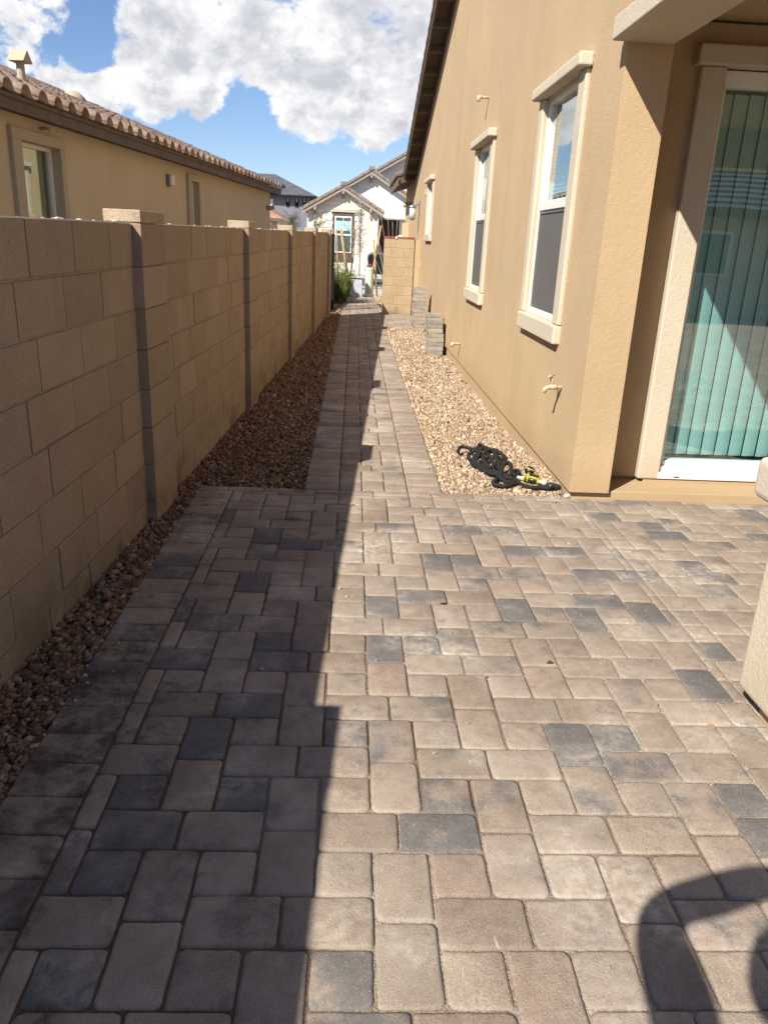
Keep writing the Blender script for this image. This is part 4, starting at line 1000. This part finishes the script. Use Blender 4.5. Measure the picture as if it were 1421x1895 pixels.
# ------------------------------------------------------------------ utilities and planting at the street end
def make_street_end():
    u = thing('utility_box', 'pale grey utility box on the ground beside the path end', 'utility box', (.05, 21.35, -.03))
    MB().add([(-.15, 21.05, -.1), (.25, 21.05, -.1), (.25, 21.45, -.1), (-.15, 21.45, -.1), (-.12, 21.09, .44), (.22, 21.09, .44), (.22, 21.42, .46), (-.12, 21.42, .46)], [(0, 3, 2, 1), (4, 5, 6, 7), (0, 1, 5, 4), (1, 2, 6, 5), (2, 3, 7, 6), (3, 0, 4, 7)]).build('body', 'box_grey', u, bevel=.02)
    bx('lid', 'box_grey', u, -.14, .24, 21.06, 21.44, .462, .50, .012)
    p = thing('cable_pedestal', 'pale green round cable pedestal with white foot at the path end', 'pedestal', (.415, 21.65, -.03))
    MB().lathe([(.112, .02), (.112, .66), (.118, .665), (.118, .70), (.10, .725)], 20, (.415, 21.65, 0)).build('tube', 'pedestal_green', p, smooth=False); MB().lathe([(.15, -.1), (.15, .03), (.12, .05)], 14, (.415, 21.65, 0)).build('foot', 'white_plastic', p)
    def stake(label, a, b, r=.032):
        o = MB().tube([Vector(a)-Vector(a), (Vector(b)-Vector(a))*.5, Vector(b)-Vector(a)], [r, r*.97, r*.92], 10).build('wooden_stake', 'stake_wood', smooth=True); o.location = a; tag(o, label, 'stake', 'tree stakes by the street')
    stake('slim wooden tree stake rising from the green shrub nearest the gate', (-.47, 24.9, -.12), (-.57, 25, 1.68), .022)
    stake('thick leaning wooden tree stake between two slimmer ones', (-.12, 25.0, -.12), (-.43, 25, 1.70), .045)
    stake('slim wooden tree stake leaning the other way beside the stone facade window', (-.13, 25.4, -.12), (.0, 25.2, 1.70), .026)
    stake('tall wooden stake crossing another behind the cable pedestal', (.40, 21.95, -.05), (.69, 22, 1.80), .030)
    stake('short upright wooden stake crossing another behind the cable pedestal', (.64, 21.6, -.05), (.50, 21.9, 1.43), .024)
    r = random.Random(9)
    # feathery green shrub by the gate
    s = thing('green_shrub', 'dense feathery green shrub beside the open gate', 'shrub', (-.40, 18.9, -.02))
    mb = MB(); stems = MB()
    for i in range(150):
        a = r.uniform(0, 6.28); q = math.sqrt(r.random()); bx_, by_ = -.36+.18*q*math.cos(a), 19.0+.55*q*math.sin(a); hh = r.uniform(.55, 1.12)*(1-.25*q)
        lean = Vector((.22*q*math.cos(a)+r.uniform(-.07, .07), .2*q*math.sin(a)+r.uniform(-.1, .1), hh)); b0 = Vector((bx_, by_, -.03))
        stems.tube([b0, b0+lean*.5, b0+lean], [.006, .004, .002], 4)
        for k in range(60):
            t = r.uniform(.12, 1.0); p0 = b0+lean*t; an = r.uniform(0, 6.28); dv = Vector((math.cos(an)*.7, math.sin(an)*.7, r.uniform(.3, 1.0))).normalized()*r.uniform(.04, .085); sd = dv.cross(Vector((0, 0, 1))).normalized()*.006
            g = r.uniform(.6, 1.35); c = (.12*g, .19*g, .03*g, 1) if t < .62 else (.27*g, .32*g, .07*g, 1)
            mb.add([p0-sd, p0+sd, p0+dv+sd*.4, p0+dv-sd*.4], [(0, 1, 2, 3)], c)
    stems.build('stems', 'bark_brown', s); o = mb.build('foliage', 'leaf', s); o['kind'] = 'stuff'
    def tree(name, label, base, hgt, nb, spread, leaves, lcol, barkm, up=1.0, r0=.02, cat='tree', crown0=.35):
        t = thing(name, label, cat, base); rr = random.Random(sum(map(ord, name))+len(label)); B = Vector(base)
        tr = MB(); tops = B+Vector((rr.uniform(-.05, .05), 0, hgt)); tr.tube([B, B.lerp(tops, .5)+Vector((.02, 0, 0)), tops], [r0, r0*.7, r0*.25], 7); tr.build('trunk', barkm, t, smooth=True)
        br = MB(); lf = MB()
        for i in range(nb):
            f = rr.uniform(crown0, .95); p = B.lerp(tops, f); a = rr.uniform(0, 6.28); ln = spread*rr.uniform(.5, 1.0)*(1.15-f*.6); d = Vector((math.cos(a), math.sin(a), up*rr.uniform(.5, 1.3))).normalized()
            q = [p]; 
            for k in range(3): d = (d+Vector((rr.uniform(-.3, .3), rr.uniform(-.3, .3), rr.uniform(-.15, .25)))).normalized(); q.append(q[-1]+d*ln/3)
            br.tube(q, [r0*.32, r0*.22, r0*.15, r0*.08], 4)
            for k in range(3):
                w = q[rr.randint(1, 3)]; e = w+Vector((rr.uniform(-1, 1), rr.uniform(-1, 1), rr.uniform(0, 1)))*ln*.28; br.tube([w, e], [r0*.12, r0*.05], 3)
            for k in range(leaves):
                w = q[rr.randint(0, 2)]; w = w.lerp(q[min(3, q.index(w)+1)], rr.random())+Vector((rr.gauss(0, 1), rr.gauss(0, 1), rr.gauss(0, 1)))*ln*.09
                dv = Vector((rr.uniform(-1, 1), rr.uniform(-1, 1), rr.uniform(-.6, .8))).normalized()*rr.uniform(.03, .06); sd = dv.cross(Vector((0, 0, 1))).normalized()*.009; g = rr.uniform(.6, 1.4)
                lf.add([w-sd, w+sd, w+dv+sd*.3, w+dv-sd*.3], [(0, 1, 2, 3)], (lcol[0]*g, lcol[1]*g, lcol[2]*g, 1))
        br.build('branches', barkm, t)
        if leaves: o = lf.build('crown', 'leaf', t); o['kind'] = 'stuff'
    tree('bare_sapling', 'slender nearly leafless sapling in front of the stone facade', (.16, 26.4, -.14), 2.75, 70, .85, 14, (.26, .22, .14), 'bark_pale', 2.2, .030)
    tree('palo_verde', 'small wispy green tree rising behind the end of the block wall', (-1.15, 24.0, -.15), 2.15, 26, .75, 60, (.17, .19, .07), 'bark_brown', .5, .022)
    tree('staked_tree', 'young staked tree with sparse hanging leaves by the gate', (-.25, 25.0, -.12), 2.35, 14, .5, 26, (.14, .17, .06), 'bark_brown', .4, .016)
    tree('olive_tree', 'grey green bushy tree top beyond the block wall in front of slate house', (-3.1, 40, -.3), 2.75, 60, 1.2, 90, (.12, .14, .075), 'bark_brown', .5, .04)
    # pale stemmed desert shrub behind the pier
    d = thing('pale_stem_shrub', 'leafless shrub with pale arching stems behind the block pier', 'shrub', (.80, 17.35, -.02)); mb = MB(); r = random.Random(21)
    for ex, ez, m in ((.20, 1.86, .35), (.34, 1.95, .1), (.50, 1.90, .45), (.60, 1.80, .5), (.70, 1.84, .7), (.22, 1.55, -.1), (.30, 1.25, .0), (.25, 1.05, .1), (.16, .95, .15), (.32, 1.42, .1), (.12, 1.30, .0)):
        b0 = Vector((.78+r.uniform(-.04, .04), 17.35, -.03)); e = Vector((ex+.16, 17.0+r.uniform(-.1, .1), ez)); mid = b0.lerp(e, .55)+Vector((.10*(1-m), 0, .12)); pts = []
        for k in range(9): t = k/8; pts.append(b0*(1-t)**2+mid*2*t*(1-t)+e*t*t)
        mb.tube(pts, [.008-.0006*k for k in range(9)], 5)
    mb.build('stems', 'bark_pale', d, smooth=True)
    # weeds near the utility box
    for i, (x, y) in enumerate(((.30, 21.05), (-.12, 20.95))):
        mb = MB()
        for k in range(60):
            a = r.uniform(0, 6.28); dv = Vector((math.cos(a)*.6, math.sin(a)*.6, r.uniform(.3, 1))).normalized()*r.uniform(.06, .16); sd = Vector((-math.sin(a), math.cos(a), 0))*.008; p0 = Vector((r.uniform(-.04, .04), r.uniform(-.04, .04), 0)); g = r.uniform(.7, 1.3)
            mb.add([p0-sd, p0+sd, p0+dv], [(0, 1, 2)], (.11*g, .15*g, .04*g, 1))
        o = mb.build('weed', 'leaf'); o.location = (x, y, -.015); tag(o, ['small green weed between utility box and cable pedestal', 'small green weed at the shrub side of the utility box'][i], 'weed')
    for i, (px, py, lab) in enumerate(((818, 1117, 'dry orange leaf lying on the sunlit patio pavers'), (1016, 1228, 'dry brown leaf scrap lying on pale patio pavers'))):
        g = gnd(px, py); mb = MB().add([(-.014, -.004, .002), (0, -.011, .007), (.016, .0, .003), (.002, .010, .008)], [(0, 1, 2, 3)], ((.40, .19, .07, 1), (.12, .07, .045, 1))[i]); o = mb.build('dry_leaf', 'leaf'); o.location = (g[0], g[1], .002); tag(o, lab, 'leaf')
make_street_end()

# ------------------------------------------------------------------ the photographer (casts the shadow on the patio) and the phone
def make_person():
    p = thing('person', 'person in dark shirt and jeans holding up a phone, their shadow falls on the patio', 'person', (-.16, -.38, 0))
    J = {'pel': (-.16, -.40, .88), 'sp1': (-.16, -.39, 1.03), 'sp2': (-.16, -.35, 1.20), 'neck': (-.18, -.29, 1.36), 'nk2': (-.21, -.24, 1.45),
         'lsh': (-.34, -.28, 1.32), 'lel': (-.37, .06, 1.43), 'lwr': (-.14, .035, 1.575), 'rsh': (.02, -.29, 1.32), 'rel': (.17, -.16, 1.14), 'rwr': (.10, -.06, 1.33),
         'lhip': (-.26, -.40, .83), 'lkn': (-.27, -.36, .46), 'lan': (-.28, -.42, .08), 'lto': (-.30, -.24, .035), 'rhip': (-.06, -.40, .83), 'rkn': (-.05, -.36, .46), 'ran': (-.04, -.42, .08), 'rto': (-.02, -.24, .035)}
    rad = {'pel': .13, 'sp1': .125, 'sp2': .14, 'neck': .07, 'nk2': .055, 'lsh': .07, 'lel': .060, 'lwr': .046, 'rsh': .07, 'rel': .047, 'rwr': .036, 'lhip': .085, 'lkn': .06, 'lan': .043, 'lto': .035, 'rhip': .085, 'rkn': .06, 'ran': .043, 'rto': .035}
    E_ = [('pel', 'sp1'), ('sp1', 'sp2'), ('sp2', 'neck'), ('neck', 'nk2'), ('neck', 'lsh'), ('lsh', 'lel'), ('lel', 'lwr'), ('neck', 'rsh'), ('rsh', 'rel'), ('rel', 'rwr'), ('pel', 'lhip'), ('lhip', 'lkn'), ('lkn', 'lan'), ('lan', 'lto'), ('pel', 'rhip'), ('rhip', 'rkn'), ('rkn', 'ran'), ('ran', 'rto')]
    # hands: palm and five fingers as further chains of the same skeleton
    def hand(w, tip, side, up):
        wv = Vector(J[w]); J[w+'p'] = tuple(wv.lerp(Vector(tip), .5)); rad[w+'p'] = .030; E_.append((w, w+'p')); base = Vector(tip)
        for i in range(4):
            n1, n2 = f'{w}f{i}', f'{w}g{i}'; off = Vector(up)*(.030-.020*i); J[n1] = tuple(base+off+Vector((side*.0, -.012, 0))); J[n2] = tuple(base+off+Vector((side*.035*(1-.12*abs(i-1)), -.020, .0))); rad[n1] = .010; rad[n2] = .008; E_.extend([(w+'p', n1), (n1, n2)])
        n1, n2 = w+'t', w+'u'; J[n1] = tuple(Vector(J[w+'p'])+Vector((side*.02, -.03, -.02))); J[n2] = tuple(Vector(J[w+'p'])+Vector((side*.055, -.035, -.005))); rad[n1] = .011; rad[n2] = .009; E_.extend([(w+'p', n1), (n1, n2)])
    hand('lwr', (-.05, -.01, 1.50), 1, (0, .25, 1)); hand('rwr', (.055, -.045, 1.345), -1, (0, .25, 1))
    ks = list(J); me = bpy.data.meshes.new('body'); me.from_pydata([J[k] for k in ks], [(ks.index(a), ks.index(b)) for a, b in E_], [])
    o = link('body', me, p); m = o.modifiers.new('skin', 'SKIN'); m.use_smooth_shade = True
    for i, k in enumerate(ks): sv = me.skin_vertices[0].data[i]; sv.radius = (rad[k], rad[k]); sv.use_root = (k == 'pel')
    sm = o.modifiers.new('sub', 'SUBSURF'); sm.levels = 1; sm.render_levels = 2
    me.materials.append(MATS['shirt'])
    hd = MB().sphere((-.22, -.20, 1.545), .10, n=14, sc=(.78, .95, 1.18)); hd.sphere((-.22, -.102, 1.535), .016, n=6, sc=(.8, 1, 1.3))
    for s in (-1, 1): hd.sphere((-.22+s*.079, -.21, 1.54), .024, n=6, sc=(.4, .8, 1.2))
    head = hd.build('head', 'skin', p, smooth=True); MB().sphere((-.22, -.218, 1.575), .105, n=12, sc=(.82, .92, 1.06)).build('hair', 'hair', p, smooth=True)
    for s in (-1, 1): MB().sphere((-.22+s*.032, -.117, 1.548), .011, n=6).build('eye', 'nozzle_black', head, smooth=True)
    MB().sphere((-.22, -.113, 1.492), .02, n=6, sc=(1.2, .4, .3)).build('mouth', 'cap_brick', head, smooth=True)
    ph = thing('phone', 'black phone held up in both hands by the person', 'phone', (.0, -.02, 1.36))
    b = MB().box(-.036, .036, -.118, .028, -.016, -.008).build('case', 'phone_body', ph, bevel=.004, local=True); b.matrix_parent_inverse = Matrix.Identity(4)
    M2 = M.copy(); b.matrix_basis = (Matrix.Translation((.0, -.02, 1.36))).inverted()@M2@Matrix.Translation((0, 0, .045))
make_person()

# ------------------------------------------------------------------ house behind the patio (seen mirrored in the sliding door)
def make_rear_house():
    h = thing('rear_house', 'tan house with grey tile roof behind the patio, mirrored in the sliding door', 'house', (5, -13, -.17))
    bx('wall', 'stucco_trim', h, -6, 16, -20, -13, -.2, 2.55); bx('fascia', 'fascia_brown', h, -6.6, 16.6, -12.4, -12.35, 2.4, 2.58)
    mb = MB(); D = 6.0; n = 17
    for k in range(n):
        y0, y1 = -12.34-k*D/n, -12.34-(k+1)*D/n; z0, z1 = 2.58+k*.16, 2.58+(k+1)*.16
        mb.quad((-6.6+k*.3, y0, z0+.05), (16.6-k*.3, y0, z0+.05), (16.6-k*.3, y1, z1), (-6.6+k*.3, y1, z1)); mb.quad((-6.6+k*.3, y0, z0), (16.6-k*.3, y0, z0), (16.6-k*.3, y0, z0+.05), (-6.6+k*.3, y0, z0+.05))
    mb.build('roof', 'slate_roof', h)
    for x in (0, 4, 9): w = bx('window', 'vinyl_white', h, x, x+1.4, -13.0, -12.94, .9, 2.1); bx('pane', 'far_glass', w, x+.08, x+1.32, -12.939, -12.93, .98, 2.02)
make_rear_house()
